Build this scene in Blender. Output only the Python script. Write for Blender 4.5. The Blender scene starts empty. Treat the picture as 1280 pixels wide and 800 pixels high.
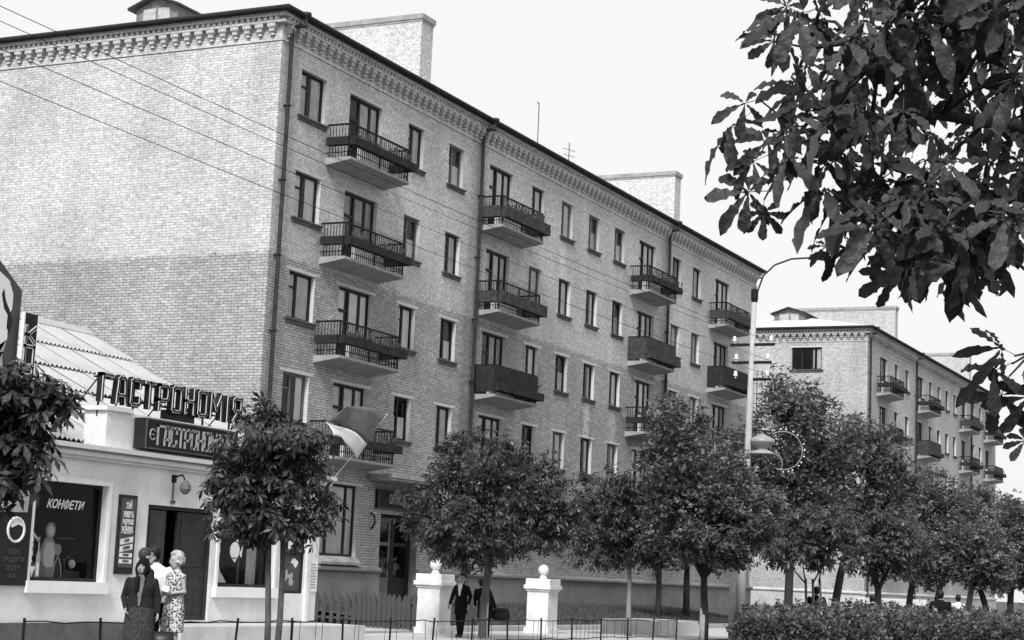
import bpy, math, random
import numpy as np
from mathutils import Vector, Matrix, Quaternion

random.seed(7); RNG = np.random.default_rng(7)
R_ = math.radians
scene = bpy.context.scene
COL = scene.collection
EYE = 1.5                      # camera height over the street

# ------------------------------------------------------------------ camera
# X runs along the street (away from the camera), Y across it towards the houses, Z up
RC = np.array([[0.4337222, 0.14761634, 0.88887258],
               [-0.8999866, 0.02313474, 0.43530323],
               [0.04369404, -0.98877409, 0.14288678]])   # photo axes (right, down, forward) -> world
FPX = 2240.0
cam_d = bpy.data.cameras.new('camera'); cam = bpy.data.objects.new('camera', cam_d); COL.objects.link(cam)
cam_d.sensor_width = 36.0; cam_d.lens = 36.0 * FPX / 1280.0
cam_d.clip_start = 0.1; cam_d.clip_end = 4000
right, down, fwd = RC[:, 0], RC[:, 1], RC[:, 2]
M = Matrix(((right[0], -down[0], -fwd[0], 0), (right[1], -down[1], -fwd[1], 0), (right[2], -down[2], -fwd[2], EYE), (0, 0, 0, 1)))
cam.matrix_world = M
scene.camera = cam

def at(px, py, depth):
    """world point at a photo direction (1280x800) and a distance along the view axis"""
    v = RC @ (np.array([px - 640.0, py - 400.0, FPX]) * (depth / FPX))
    return np.array([v[0], v[1], v[2] + EYE])

# ------------------------------------------------------------------ sky and sun
SUN_EL, SUN_AZ = R_(44), R_(194)      # the direction the light comes from: mostly from -X, a little from -Y
world = bpy.data.worlds.new('World'); scene.world = world; world.use_nodes = True
wn = world.node_tree; wn.nodes.clear()
wo = wn.nodes.new('ShaderNodeOutputWorld'); bg = wn.nodes.new('ShaderNodeBackground')
sky = wn.nodes.new('ShaderNodeTexSky'); sky.sky_type = 'NISHITA'; sky.sun_disc = False
sky.sun_elevation = SUN_EL; sky.sun_rotation = R_(90) - SUN_AZ
sky.air_density = 1.0; sky.dust_density = 6.0; sky.ozone_density = 1.0
bw = wn.nodes.new('ShaderNodeRGBToBW')
mix = wn.nodes.new('ShaderNodeMix'); mix.data_type = 'FLOAT'
mix.inputs[0].default_value = 0.85; mix.inputs[3].default_value = 8.0     # thick even cloud over a little of the sky
wn.links.new(sky.outputs[0], bw.inputs[0]); wn.links.new(bw.outputs[0], mix.inputs[2])
wn.links.new(mix.outputs[0], bg.inputs[0]); bg.inputs[1].default_value = 0.1
wn.links.new(bg.outputs[0], wo.inputs[0])
sd = bpy.data.lights.new('sun', 'SUN'); so = bpy.data.objects.new('sun', sd); COL.objects.link(so)
sd.energy = 2.8; sd.angle = R_(14); sd.color = (1, 1, 1)
sdir = Vector((math.cos(SUN_EL) * math.cos(SUN_AZ), math.cos(SUN_EL) * math.sin(SUN_AZ), math.sin(SUN_EL)))
so.rotation_euler = sdir.to_track_quat('Z', 'Y').to_euler(); so.location = (0, -20, 40)
vs = scene.view_settings
vs.view_transform = 'Standard'; vs.look = 'None'; vs.exposure = 0.4; vs.gamma = 1.0; vs.use_curve_mapping = False

# ------------------------------------------------------------------ materials (a black and white photograph: greys)
MATS = {}
def mat(name, v, rough=.8, var=.15, scale=6.0, bump=0.0, bscale=None, spec=.3, detail=4, metal=0.0, stretch=None, fine=0.0):
    if name in MATS: return MATS[name]
    m = bpy.data.materials.new(name); m.use_nodes = True; nt = m.node_tree; N = nt.nodes; L = nt.links
    b = N['Principled BSDF']; b.inputs['Roughness'].default_value = rough; b.inputs['Metallic'].default_value = metal
    b.inputs['Specular IOR Level'].default_value = spec
    tc = N.new('ShaderNodeTexCoord'); src = tc.outputs['Object']
    if stretch:
        mp = N.new('ShaderNodeMapping'); mp.inputs['Scale'].default_value = stretch; L.new(src, mp.inputs[0]); src = mp.outputs[0]
    n = N.new('ShaderNodeTexNoise'); n.inputs['Scale'].default_value = scale; n.inputs['Detail'].default_value = detail
    n.inputs['Roughness'].default_value = .65; L.new(src, n.inputs['Vector'])
    cr = N.new('ShaderNodeMapRange'); cr.inputs[1].default_value = .28; cr.inputs[2].default_value = .72
    cr.inputs[3].default_value = v * (1 - var); cr.inputs[4].default_value = min(.95, v * (1 + var)); L.new(n.outputs['Fac'], cr.inputs[0])
    out = cr.outputs[0]
    if fine:
        n3 = N.new('ShaderNodeTexNoise'); n3.inputs['Scale'].default_value = 45; n3.inputs['Detail'].default_value = 2; L.new(src, n3.inputs['Vector'])
        c3 = N.new('ShaderNodeMapRange'); c3.inputs[1].default_value = .3; c3.inputs[2].default_value = .7; c3.inputs[3].default_value = 1 - fine; c3.inputs[4].default_value = 1 + fine
        L.new(n3.outputs['Fac'], c3.inputs[0]); mm = N.new('ShaderNodeMath'); mm.operation = 'MULTIPLY'; L.new(out, mm.inputs[0]); L.new(c3.outputs[0], mm.inputs[1]); out = mm.outputs[0]
    L.new(out, b.inputs['Base Color'])
    if bump:
        n2 = N.new('ShaderNodeTexNoise'); n2.inputs['Scale'].default_value = bscale or scale * 4; n2.inputs['Detail'].default_value = 5; L.new(src, n2.inputs['Vector'])
        bp = N.new('ShaderNodeBump'); bp.inputs['Strength'].default_value = bump; bp.inputs['Distance'].default_value = .02
        L.new(n2.outputs['Fac'], bp.inputs['Height']); L.new(bp.outputs[0], b.inputs['Normal'])
    MATS[name] = m; return m

def brick_mat(name, lo, hi, zsplit, stains_and_bands=()):
    """brickwork in two batches of brick: darker below zsplit, pale above; u = x + y so that it runs round corners"""
    m = bpy.data.materials.new(name); m.use_nodes = True; nt = m.node_tree; N = nt.nodes; L = nt.links
    b = N['Principled BSDF']; b.inputs['Roughness'].default_value = .9; b.inputs['Specular IOR Level'].default_value = .15
    tc = N.new('ShaderNodeTexCoord'); sx = N.new('ShaderNodeSeparateXYZ'); L.new(tc.outputs['Object'], sx.inputs[0])
    def math_(op, a, c, clamp=False):
        n = N.new('ShaderNodeMath'); n.operation = op; n.use_clamp = clamp
        for i, q in enumerate((a, c)):
            if q is None: continue
            if isinstance(q, (int, float)): n.inputs[i].default_value = q
            else: L.new(q, n.inputs[i])
        return n.outputs[0]
    u = math_('ADD', sx.outputs[0], sx.outputs[1]); z = sx.outputs[2]
    cb = N.new('ShaderNodeCombineXYZ'); L.new(u, cb.inputs[0]); L.new(z, cb.inputs[1])
    def noise(scale, detail=3, vec=None):
        n = N.new('ShaderNodeTexNoise'); n.inputs['Scale'].default_value = scale; n.inputs['Detail'].default_value = detail
        L.new(vec or cb.outputs[0], n.inputs['Vector']); return n.outputs['Fac']
    def rng(s, a, c, lo_, hi_):
        n = N.new('ShaderNodeMapRange'); n.inputs[1].default_value = a; n.inputs[2].default_value = c; n.inputs[3].default_value = lo_; n.inputs[4].default_value = hi_
        L.new(s, n.inputs[0]); return n.outputs[0]
    def bricks(c1, c2, mo):
        t = N.new('ShaderNodeTexBrick'); t.inputs['Scale'].default_value = 1.0; t.inputs['Brick Width'].default_value = .262
        t.inputs['Row Height'].default_value = .083; t.inputs['Mortar Size'].default_value = .011; t.inputs['Mortar Smooth'].default_value = .3
        t.inputs['Bias'].default_value = -.1
        for k, q in (('Color1', c1), ('Color2', c2), ('Mortar', mo)): t.inputs[k].default_value = (q, q, q, 1)
        L.new(cb.outputs[0], t.inputs['Vector']); return t
    t1 = bricks(*lo); t2 = bricks(*hi)
    edge = math_('ADD', z, rng(noise(6.0), .3, .7, -.09, .09))
    f = rng(edge, zsplit - .04, zsplit + .04, 0, 1)
    mx = N.new('ShaderNodeMix'); mx.data_type = 'RGBA'; L.new(f, mx.inputs[0]); L.new(t1.outputs['Color'], mx.inputs[6]); L.new(t2.outputs['Color'], mx.inputs[7])
    bwn = N.new('ShaderNodeRGBToBW'); L.new(mx.outputs[2], bwn.inputs[0])
    v = math_('MULTIPLY', bwn.outputs[0], rng(noise(.35, 4), .3, .7, .86, 1.12))
    v = math_('MULTIPLY', v, rng(noise(7.0, 3), .25, .75, .74, 1.26))
    v = math_('MULTIPLY', v, rng(noise(22.0, 2), .3, .7, .72, 1.26))
    mps = N.new('ShaderNodeMapping'); mps.inputs['Scale'].default_value = (1.6, .10, 1); L.new(cb.outputs[0], mps.inputs[0])
    v = math_('MULTIPLY', v, rng(noise(1.0, 5, mps.outputs[0]), .3, .7, .91, 1.06))     # rain streaks and soot
    for (su, sz0, sz1, w, amt) in stains_and_bands:      # pale lime run-off under sills, darker upright bands beside the downpipes
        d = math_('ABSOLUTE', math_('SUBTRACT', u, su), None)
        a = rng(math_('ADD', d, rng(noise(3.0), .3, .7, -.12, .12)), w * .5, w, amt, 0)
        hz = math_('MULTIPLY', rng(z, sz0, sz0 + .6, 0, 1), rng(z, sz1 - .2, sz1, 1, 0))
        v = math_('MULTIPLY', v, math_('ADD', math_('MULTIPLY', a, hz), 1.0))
    v = math_('MINIMUM', v, .9)
    L.new(v, b.inputs['Base Color'])
    bp = N.new('ShaderNodeBump'); bp.inputs['Strength'].default_value = .5; bp.inputs['Distance'].default_value = .012; bp.invert = True
    L.new(t1.outputs['Fac'], bp.inputs['Height']); L.new(bp.outputs[0], b.inputs['Normal'])
    MATS[name] = m; return m

def glass_mat(name, tint=.9, rough=.03, ior=1.35):
    m = bpy.data.materials.new(name); m.use_nodes = True; nt = m.node_tree; N = nt.nodes; L = nt.links; N.clear()
    o = N.new('ShaderNodeOutputMaterial'); tr = N.new('ShaderNodeBsdfTransparent'); tr.inputs[0].default_value = (tint, tint, tint, 1)
    gl = N.new('ShaderNodeBsdfGlossy'); gl.inputs['Roughness'].default_value = rough
    fr = N.new('ShaderNodeFresnel'); fr.inputs['IOR'].default_value = ior; mx = N.new('ShaderNodeMixShader')
    n = N.new('ShaderNodeTexNoise'); n.inputs['Scale'].default_value = 2.5
    bp = N.new('ShaderNodeBump'); bp.inputs['Strength'].default_value = .05; bp.inputs['Distance'].default_value = .02; L.new(n.outputs['Fac'], bp.inputs['Height']); L.new(bp.outputs[0], gl.inputs['Normal'])
    L.new(fr.outputs[0], mx.inputs[0]); L.new(tr.outputs[0], mx.inputs[1]); L.new(gl.outputs[0], mx.inputs[2]); L.new(mx.outputs[0], o.inputs[0])
    MATS[name] = m; return m

def leaf_mat(name, v, trans=.25, rough=.45, var=.45, spec=.4):
    m = bpy.data.materials.new(name); m.use_nodes = True; nt = m.node_tree; N = nt.nodes; L = nt.links
    b = N['Principled BSDF']; b.inputs['Roughness'].default_value = rough; b.inputs['Specular IOR Level'].default_value = spec
    g = N.new('ShaderNodeNewGeometry'); oi = N.new('ShaderNodeObjectInfo'); a = N.new('ShaderNodeMath'); a.operation = 'ADD'
    L.new(g.outputs['Random Per Island'], a.inputs[0]); L.new(oi.outputs['Random'], a.inputs[1])
    fr = N.new('ShaderNodeMath'); fr.operation = 'FRACT'; L.new(a.outputs[0], fr.inputs[0])
    mr = N.new('ShaderNodeMapRange'); mr.inputs[3].default_value = v * (1 - var); mr.inputs[4].default_value = v * (1 + var); L.new(fr.outputs[0], mr.inputs[0])
    tcx = N.new('ShaderNodeTexCoord'); nz = N.new('ShaderNodeTexNoise'); nz.inputs['Scale'].default_value = 7.0; nz.inputs['Detail'].default_value = 3; L.new(tcx.outputs['Object'], nz.inputs['Vector'])
    nb = N.new('ShaderNodeBump'); nb.inputs['Strength'].default_value = .25; nb.inputs['Distance'].default_value = .05; L.new(nz.outputs['Fac'], nb.inputs['Height']); L.new(nb.outputs[0], b.inputs['Normal'])
    L.new(mr.outputs[0], b.inputs['Base Color'])
    t = N.new('ShaderNodeBsdfTranslucent'); L.new(mr.outputs[0], t.inputs[0])
    mx = N.new('ShaderNodeMixShader'); mx.inputs[0].default_value = trans
    L.new(b.outputs[0], mx.inputs[1]); L.new(t.outputs[0], mx.inputs[2]); L.new(mx.outputs[0], N['Material Output'].inputs[0])
    MATS[name] = m; return m

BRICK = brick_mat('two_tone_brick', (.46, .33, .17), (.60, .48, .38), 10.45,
                  stains_and_bands=((23.1, 5.2 + 1.5, 8.7, .35, .55), (25.8, 5.2 + 1.5, 8.6, .4, .35), (20.3, 11.4, 14.6, .35, .25), (12.75, -2.0, 17.6, .75, -.30), (31.3, -2.0, 17.6, .7, -.25)))
BRICK2 = brick_mat('pale_brick', (.50, .38, .28), (.52, .40, .30), 10.45)
GLASS = glass_mat('window_glass'); SHOPGLASS = glass_mat('shop_window_glass', .8, .02, 1.22)
PLINTH = mat('plinth_render', .20, .95, .22, 1.2, .5, 30, fine=.22)
PLINTH2 = mat('pale_plinth_render', .5, .95, .2, 1.2, .5, 30, fine=.1)
CONC = mat('concrete', .30, .9, .3, 2.5, .35, 40, fine=.2)
SLABM = mat('balcony_concrete', .33, .9, .25, 2.5, .35, 40, fine=.2)
LINTEL = mat('lintel_plaster', .55, .9, .15, 4.0, .2)
REVEAL = mat('reveal_plaster', .58, .9, .12, 4.0)
FRAME = mat('dark_frame_paint', .018, .6, .3, 6, spec=.2)
FRAME_W = mat('worn_frame_paint', .12, .6, .3, 6)
SILL = mat('brick_sill', .10, .8, .3, 8, .3)
CURT = [mat('curtain_white', .85, .95, .1, 3), mat('curtain_grey', .66, .95, .2, 3), mat('curtain_dark', .4, .95, .3, 3)]
IRON = mat('black_iron', .014, .6, .3, 9, spec=.15)
BOXM = mat('planter_board', .03, .85, .4, 5, .3, 30, spec=.1)
BOXM2 = mat('grey_cladding_board', .055, .85, .5, 5, .3, 30, spec=.1)
EAVE = mat('eave_metal', .035, .7, .3, 3, spec=.2)
ROOFM = mat('pale_roof_metal', .62, .55, .12, 1.5)
PIPE = mat('pipe_metal', .035, .6, .4, 4, spec=.2)
PLASTER = mat('shop_plaster', .70, .95, .17, 1.3, .6, 60, fine=.16)
WHITE = mat('whitewash', .78, .9, .06, 3.0, .2)
SLATE = mat('asbestos_slate', .38, .9, .16, 1.3, .2, 20, fine=.08)
DARK = mat('dark_panel', .016, .6, .3, 5, spec=.2)
DOORM = mat('door_paint', .032, .6, .3, 4, .2, spec=.2)
WOOD = mat('weathered_picket', .065, .9, .4, 7, .4, 25, stretch=(3, 3, .5))
BARK = mat('bark', .10, .95, .4, 9, .7, 22, stretch=(2, 2, .5))
BARK_D = mat('dark_bark', .035, .95, .4, 9, .7, 22, stretch=(2, 2, .5))
LIME_W = mat('limewashed_bark', .38, .95, .3, 8, .6, 22)
POLEM = mat('pole_concrete', .40, .9, .15, 2, .2)
PORC = mat('porcelain', .8, .25, .05, 3, spec=.6)
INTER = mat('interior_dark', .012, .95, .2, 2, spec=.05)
PAINT_W = mat('sign_white', .74, .6, .08, 8)
PAINT_G = mat('sign_grey', .36, .7, .15, 8)
PAINT_M = mat('sign_mid', .075, .7, .2, 5, spec=.2)

# ------------------------------------------------------------------ object helpers
ORIGIN = {}
def tag(o, label=None, cat=None, group=None, kind=None):
    if label: o['label'] = label
    if cat: o['category'] = cat
    if group: o['group'] = group
    if kind: o['kind'] = kind
    return o

def put(o, parent=None, loc=(0, 0, 0)):
    COL.objects.link(o); o.location = loc
    if parent is not None: o.parent = parent
    return o

def thing(name, label, cat, loc=(0, 0, 0), rotz=0.0, group=None):
    o = bpy.data.objects.new(name, None); o.empty_display_size = .2
    put(o, None, loc); o.rotation_euler = (0, 0, rotz); ORIGIN[o.name] = Vector(loc)
    return tag(o, label, cat, group)

class MB:
    """collects verts and faces; build() makes ONE mesh object"""
    def __init__(s): s.v = []; s.f = []
    def quad(s, a, b, c, d): n = len(s.v); s.v += [tuple(a), tuple(b), tuple(c), tuple(d)]; s.f.append((n, n + 1, n + 2, n + 3)); return s
    def box(s, x0, x1, y0, y1, z0, z1):
        n = len(s.v)
        s.v += [(x0, y0, z0), (x1, y0, z0), (x1, y1, z0), (x0, y1, z0), (x0, y0, z1), (x1, y0, z1), (x1, y1, z1), (x0, y1, z1)]
        s.f += [(n, n + 3, n + 2, n + 1), (n + 4, n + 5, n + 6, n + 7), (n, n + 1, n + 5, n + 4), (n + 1, n + 2, n + 6, n + 5), (n + 2, n + 3, n + 7, n + 6), (n + 3, n, n + 4, n + 7)]
        return s
    def prism(s, pts, axis, a, b):
        """polygon pts (2D) extruded along axis 0,1,2 from a to b"""
        n = len(s.v); k = len(pts)
        def P(p, t):
            return ((t, p[0], p[1]), (p[0], t, p[1]), (p[0], p[1], t))[axis]
        s.v += [P(p, a) for p in pts] + [P(p, b) for p in pts]
        s.f += [tuple(range(n, n + k)), tuple(range(n + 2 * k - 1, n + k - 1, -1))]
        s.f += [(n + i, n + k + i, n + k + (i + 1) % k, n + (i + 1) % k) for i in range(k)]
        return s
    def tube(s, pts, rad, seg=8, cap=True, flat=None):
        pts = [Vector(p) for p in pts]; k = len(pts)
        if not hasattr(rad, '__len__'): rad = [rad] * k
        n = len(s.v); up = None
        for i, p in enumerate(pts):
            d = (pts[min(i + 1, k - 1)] - pts[max(i - 1, 0)]).normalized()
            if up is None or abs(up.dot(d)) > .95: up = Vector((0, 0, 1)) if abs(d.z) < .9 else Vector((1, 0, 0))
            a = d.cross(up).normalized(); b = a.cross(d).normalized(); up = b
            for j in range(seg):
                t = 2 * math.pi * j / seg
                s.v.append(tuple(p + (a * math.cos(t) + b * math.sin(t)) * rad[i]))
        for i in range(k - 1):
            for j in range(seg):
                q = n + i * seg; s.f.append((q + j, q + (j + 1) % seg, q + seg + (j + 1) % seg, q + seg + j))
        if cap:
            s.f.append(tuple(n + j for j in reversed(range(seg)))); s.f.append(tuple(n + (k - 1) * seg + j for j in range(seg)))
        return s
    def loft(s, rings, seg=14):
        """rings: (x, y, z, rx, ry) horizontal ellipses"""
        n = len(s.v); k = len(rings)
        for (x, y, z, rx, ry) in rings:
            for j in range(seg):
                t = 2 * math.pi * j / seg; s.v.append((x + rx * math.cos(t), y + ry * math.sin(t), z))
        for i in range(k - 1):
            for j in range(seg):
                q = n + i * seg; s.f.append((q + j, q + (j + 1) % seg, q + seg + (j + 1) % seg, q + seg + j))
        s.f.append(tuple(n + j for j in reversed(range(seg)))); s.f.append(tuple(n + (k - 1) * seg + j for j in range(seg)))
        return s
    def ball(s, c, rx, ry=None, rz=None, seg=12, rings=8):
        ry = ry or rx; rz = rz or rx
        rr = []
        for i in range(rings + 1):
            t = -math.pi / 2 + math.pi * i / rings; q = max(.02, math.cos(t)); rr.append((c[0], c[1], c[2] + rz * math.sin(t), rx * q, ry * q))
        return s.loft(rr, seg)
    def lathe(s, prof, seg=20, c=(0, 0)):
        return s.loft([(c[0], c[1], z, r, r) for r, z in prof], seg)
    def mesh(s, name, off=(0, 0, 0)):
        me = bpy.data.meshes.new(name); o = off
        me.from_pydata([(a - o[0], b - o[1], c - o[2]) for a, b, c in s.v], [], s.f); me.update(); return me
    def build(s, name, m, parent=None, loc=(0, 0, 0), smooth=False, world=False):
        """world=True: coordinates are world ones and are shifted into the parent's frame (unrotated parents only)"""
        off = (0, 0, 0)
        if world and parent is not None: off = ORIGIN[parent.name]
        me = s.mesh(name, off)
        if m: me.materials.append(m)
        if smooth: me.polygons.foreach_set('use_smooth', [True] * len(me.polygons))
        o = bpy.data.objects.new(name, me); put(o, parent, loc)
        if parent is not None and world: ORIGIN[o.name] = Vector(off)
        return o

def obj(name, me, parent=None, loc=(0, 0, 0), rot=None):
    o = bpy.data.objects.new(name, me); put(o, parent, loc)
    if rot: o.rotation_euler = rot
    return o
def mesh_of(mb, name, m, smooth=False):
    me = mb.mesh(name)
    if m: me.materials.append(m)
    if smooth: me.polygons.foreach_set('use_smooth', [True] * len(me.polygons))
    return me
def mesh_np(name, V, F, m):
    me = bpy.data.meshes.new(name); V = np.asarray(V, np.float32); F = np.asarray(F, np.int32)
    me.vertices.add(len(V)); me.vertices.foreach_set('co', V.ravel())
    k = F.shape[1]; me.loops.add(F.size); me.loops.foreach_set('vertex_index', F.ravel())
    me.polygons.add(len(F)); me.polygons.foreach_set('loop_start', np.arange(0, F.size, k, dtype=np.int32))
    me.update(calc_edges=True); me.materials.append(m); return me

def text_mesh(body, m, h, sx=1.0, depth=.004, bold=0.0, shear=0.0, name='lettering', align='CENTER'):
    """flat lettering in the x-z plane facing -y, origin at its centre (or left)"""
    c = bpy.data.curves.new(name, 'FONT'); c.body = body; c.align_x = align; c.align_y = 'CENTER'
    c.size = h / .73; c.extrude = depth / 2; c.offset = bold; c.shear = shear; c.resolution_u = 2
    o = bpy.data.objects.new(name, c); COL.objects.link(o)
    bpy.context.view_layer.update()
    me = bpy.data.meshes.new_from_object(o); bpy.data.objects.remove(o); bpy.data.curves.remove(c)
    me.transform(Matrix.Rotation(R_(90), 4, 'X') @ Matrix.Diagonal((sx, 1, 1, 1)))
    me.materials.clear(); me.materials.append(m); return me

# ================================================================== ground
EARTH = mat('bare_earth', .075, .95, .3, .4, .5, 6, fine=.2)
ASPH = mat('asphalt', .06, .9, .2, .5, .3, 40, fine=.15)
PAVE = mat('pale_pavement', .46, .9, .15, .8, .3, 30, fine=.1)
LAWN = mat('lawn', .075, .95, .35, 2.0, .8, 30, fine=.35)
KERBM = mat('kerb_stone', .55, .9, .15, 2, .2)
def ground_sheet():
    mb = MB(); mb.quad((-300, -1500, -.03), (2500, -1500, -.03), (2500, 1500, -.03), (-300, 1500, -.03))
    tag(mb.build('ground', EARTH), kind='structure')
    mb = MB(); mb.quad((-60, -4.0, -.018), (600, -4.0, -.018), (600, 8.0, -.018), (-60, 8.0, -.018)); tag(mb.build('road', ASPH), kind='structure')
    mb = MB(); mb.box(-60, 400, 18.0, 22.9, -.02, .002); tag(mb.build('pavement', PAVE), kind='structure')
    mb = MB()
    for x0, x1 in ((43.0, 56.0), (56.0, 105.5), (105.5, 150.0)):
        mb.quad((x0, 23.3, .10), (x1, 23.3, .10), (x1, 28.6, .58), (x0, 28.6, .58))
    mb.quad((86.5, 28.6, .58), (105.9, 28.6, .58), (105.9, 45, .58), (86.5, 45, .58))
    tag(mb.build('lawn', LAWN), kind='structure')
    mb = MB()
    x = 43.2
    while x < 70:
        mb.box(x, x + .98, 23.12, 23.3, -.02, .14); x += 1.0
    tag(mb.build('kerb', KERBM), kind='structure')
    mb = MB(); mb.box(30, 43.0, 22.92, 28.4, -.02, .06); tag(mb.build('yard_path', PAVE), kind='structure')
ground_sheet()

def grass():
    n = 26000
    x = RNG.uniform(43.2, 74, n); y = RNG.uniform(23.32, 28.4, n); z = .10 + (y - 23.3) / 5.3 * .48
    h = RNG.uniform(.06, .2, n); a = RNG.uniform(0, 6.28, n); w = RNG.uniform(.008, .02, n); l = RNG.uniform(-.08, .08, (n, 2))
    V = np.zeros((n, 3, 3)); V[:, 0] = np.stack([x - w * np.cos(a), y - w * np.sin(a), z - .01], 1); V[:, 1] = np.stack([x + w * np.cos(a), y + w * np.sin(a), z - .01], 1)
    V[:, 2] = np.stack([x + l[:, 0], y + l[:, 1], z + h], 1)
    me = mesh_np('grass', V.reshape(-1, 3), np.arange(3 * n).reshape(-1, 3), leaf_mat('grass_blade', .10, .3, .6))
    o = obj('grass', me); tag(o, 'rough grass on the bank in front of the long brick building', 'grass', kind='stuff')
grass()

# ================================================================== the brick apartment buildings
def wall_grid(mb, x0, x1, z0, z1, openings, reveal, rv, xs_extra=()):
    """wall in the x-z plane at y=0 facing -y with rectangular holes; reveals go into rv"""
    xs = sorted({x0, x1, *[o[0] for o in openings], *[o[1] for o in openings], *xs_extra}); zs = sorted({z0, z1, *[o[2] for o in openings], *[o[3] for o in openings]})
    for i in range(len(xs) - 1):
        zc = None
        for j in range(len(zs) - 1):
            cx, cz = (xs[i] + xs[i + 1]) / 2, (zs[j] + zs[j + 1]) / 2
            hole = any(o[0] < cx < o[1] and o[2] < cz < o[3] for o in openings)
            if not hole and zc is None: zc = zs[j]
            if hole and zc is not None: mb.quad((xs[i], 0, zc), (xs[i + 1], 0, zc), (xs[i + 1], 0, zs[j]), (xs[i], 0, zs[j])); zc = None
        if zc is not None: mb.quad((xs[i], 0, zc), (xs[i + 1], 0, zc), (xs[i + 1], 0, z1), (xs[i], 0, z1))
    for (a, b, c, d) in openings:
        def inside(x, z): return any(o[0] < x < o[1] and o[2] < z < o[3] for o in openings)
        e = .01
        if not inside(a - e, (c + d) / 2): rv.quad((a, 0, c), (a, reveal, c), (a, reveal, d), (a, 0, d))
        if not inside(b + e, (c + d) / 2): rv.quad((b, 0, c), (b, 0, d), (b, reveal, d), (b, reveal, c))
        if not inside((a + b) / 2, d + e): rv.quad((a, 0, d), (a, reveal, d), (b, reveal, d), (b, 0, d))
        if not inside((a + b) / 2, c - e): rv.quad((a, 0, c), (b, 0, c), (b, reveal, c), (a, reveal, c))

def reveal_box(q, a, b, c, d, r):
    q.quad((a, 0, c), (a, r, c), (a, r, d), (a, 0, d)); q.quad((b, 0, c), (b, 0, d), (b, r, d), (b, r, c)); q.quad((a, 0, d), (a, r, d), (b, r, d), (b, 0, d)); q.quad((a, 0, c), (b, 0, c), (b, r, c), (a, r, c)); return q
WCACHE = {}
def pleats(w, h, y, amp=.018, n=None, x0=0.0, z0=0.0):
    mb = MB(); n = n or max(6, int(w / .05))
    for i in range(n):
        a, b = x0 + w * i / n, x0 + w * (i + 1) / n; ya, yb = y + amp * (i % 2), y + amp * ((i + 1) % 2)
        mb.quad((a, ya, z0), (b, yb, z0), (b, yb, z0 + h), (a, ya, z0 + h))
    return mb
def window_meshes(w, h, kind):
    key = (round(w, 2), round(h, 2), kind)
    if key in WCACHE: return WCACHE[key]
    f = .075; y0, y1 = .13, .20; mb = MB()
    mb.box(0, f, y0, y1, 0, h); mb.box(w - f, w, y0, y1, 0, h); mb.box(f, w - f, y0, y1, 0, f); mb.box(f, w - f, y0, y1, h - f, h)
    if kind == 'wide3':
        for q in (.33, .67): mb.box(w * q - .05, w * q + .05, y0 + .004, y1, f, h - f)
        panes = [(f, w * .33 - .05), (w * .33 + .05, w * .67 - .05), (w * .67 + .05, w - f)]
        mb.box(f, w * .33 - .05, y0 + .006, y1, h * .68, h * .68 + .05)
    elif kind == 'shopwin':
        for q in (.25, .75): mb.box(w * q - .05, w * q + .05, y0 + .004, y1, f, h - f)
        panes = [(f, w * .25 - .05), (w * .25 + .05, w * .75 - .05), (w * .75 + .05, w - f)]
    else:
        q = .42; mb.box(w * q - .05, w * q + .05, y0 + .004, y1, f, h - f); mb.box(f, w * q - .05, y0 + .006, y1, h * .66, h * .66 + .05)
        panes = [(f, w * q - .05), (w * q + .05, w - f)]
    frame = mesh_of(mb, 'window', FRAME)
    pm = [mesh_of(MB().quad((a, .165, f), (b, .165, f), (b, .165, h - f), (a, .165, h - f)), 'pane', GLASS) for a, b in panes]
    sill = mesh_of(MB().box(-.12, w + .12, -.10, .125, -.055, -.002).box(-.09, w + .09, -.055, -.001, -.15, -.055), 'sill', SILL)
    lint = mesh_of(MB().box(-.2, w + .22, -.008, .05, h + .004, h + .085), 'lintel', LINTEL)
    rvm = mesh_of(reveal_box(MB(), -.0005, w + .0005, -.0005, h + .0005, .2), 'reveal', REVEAL)
    WCACHE[key] = (frame, pm, sill, lint, rvm); return WCACHE[key]
CURTS = {}
def curtain_meshes(w, h, style, tone):
    key = (round(w, 2), round(h, 2), style, tone)
    if key not in CURTS:
        if style == 0: mbs = [pleats(w * .42, h, .178), pleats(w * .42, h, .178, x0=w * .58)]
        elif style == 1: mbs = [pleats(w * .92, h, .178, x0=w * .04)]
        elif style == 2: mbs = [pleats(w * .9, h * .55, .178, x0=w * .05)]
        elif style == 3: mbs = [pleats(w * .3, h, .178, x0=w * .68)]
        else: mbs = [pleats(w * .3, h, .178), pleats(w * .55, h * .5, .182, x0=w * .4)]
        CURTS[key] = [mesh_of(m, 'curtain', CURT[tone]) for m in mbs]
    return CURTS[key]

def add_window(parent, x, z, w, h, kind='std', rot=None, y=0.0, sill=True, lintel=True, curtain=True):
    fr, pm, sl, ln, rvm = window_meshes(w, h, kind)
    o = obj('window', fr, parent, (x, y, z), rot)
    if random.random() < .25: o.material_slots[0].link = 'OBJECT'; o.material_slots[0].material = FRAME_W
    for p in pm: obj('pane', p, o)
    obj('reveal', rvm, o)
    if sill: obj('sill', sl, o)
    if lintel: obj('lintel', ln, o)
    if curtain:
        for c in curtain_meshes(w, h, random.choice((0, 0, 1, 1, 2, 3, 4)), random.choice((0, 0, 0, 1, 1, 2))): obj('curtain', c, o)
    return o

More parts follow.
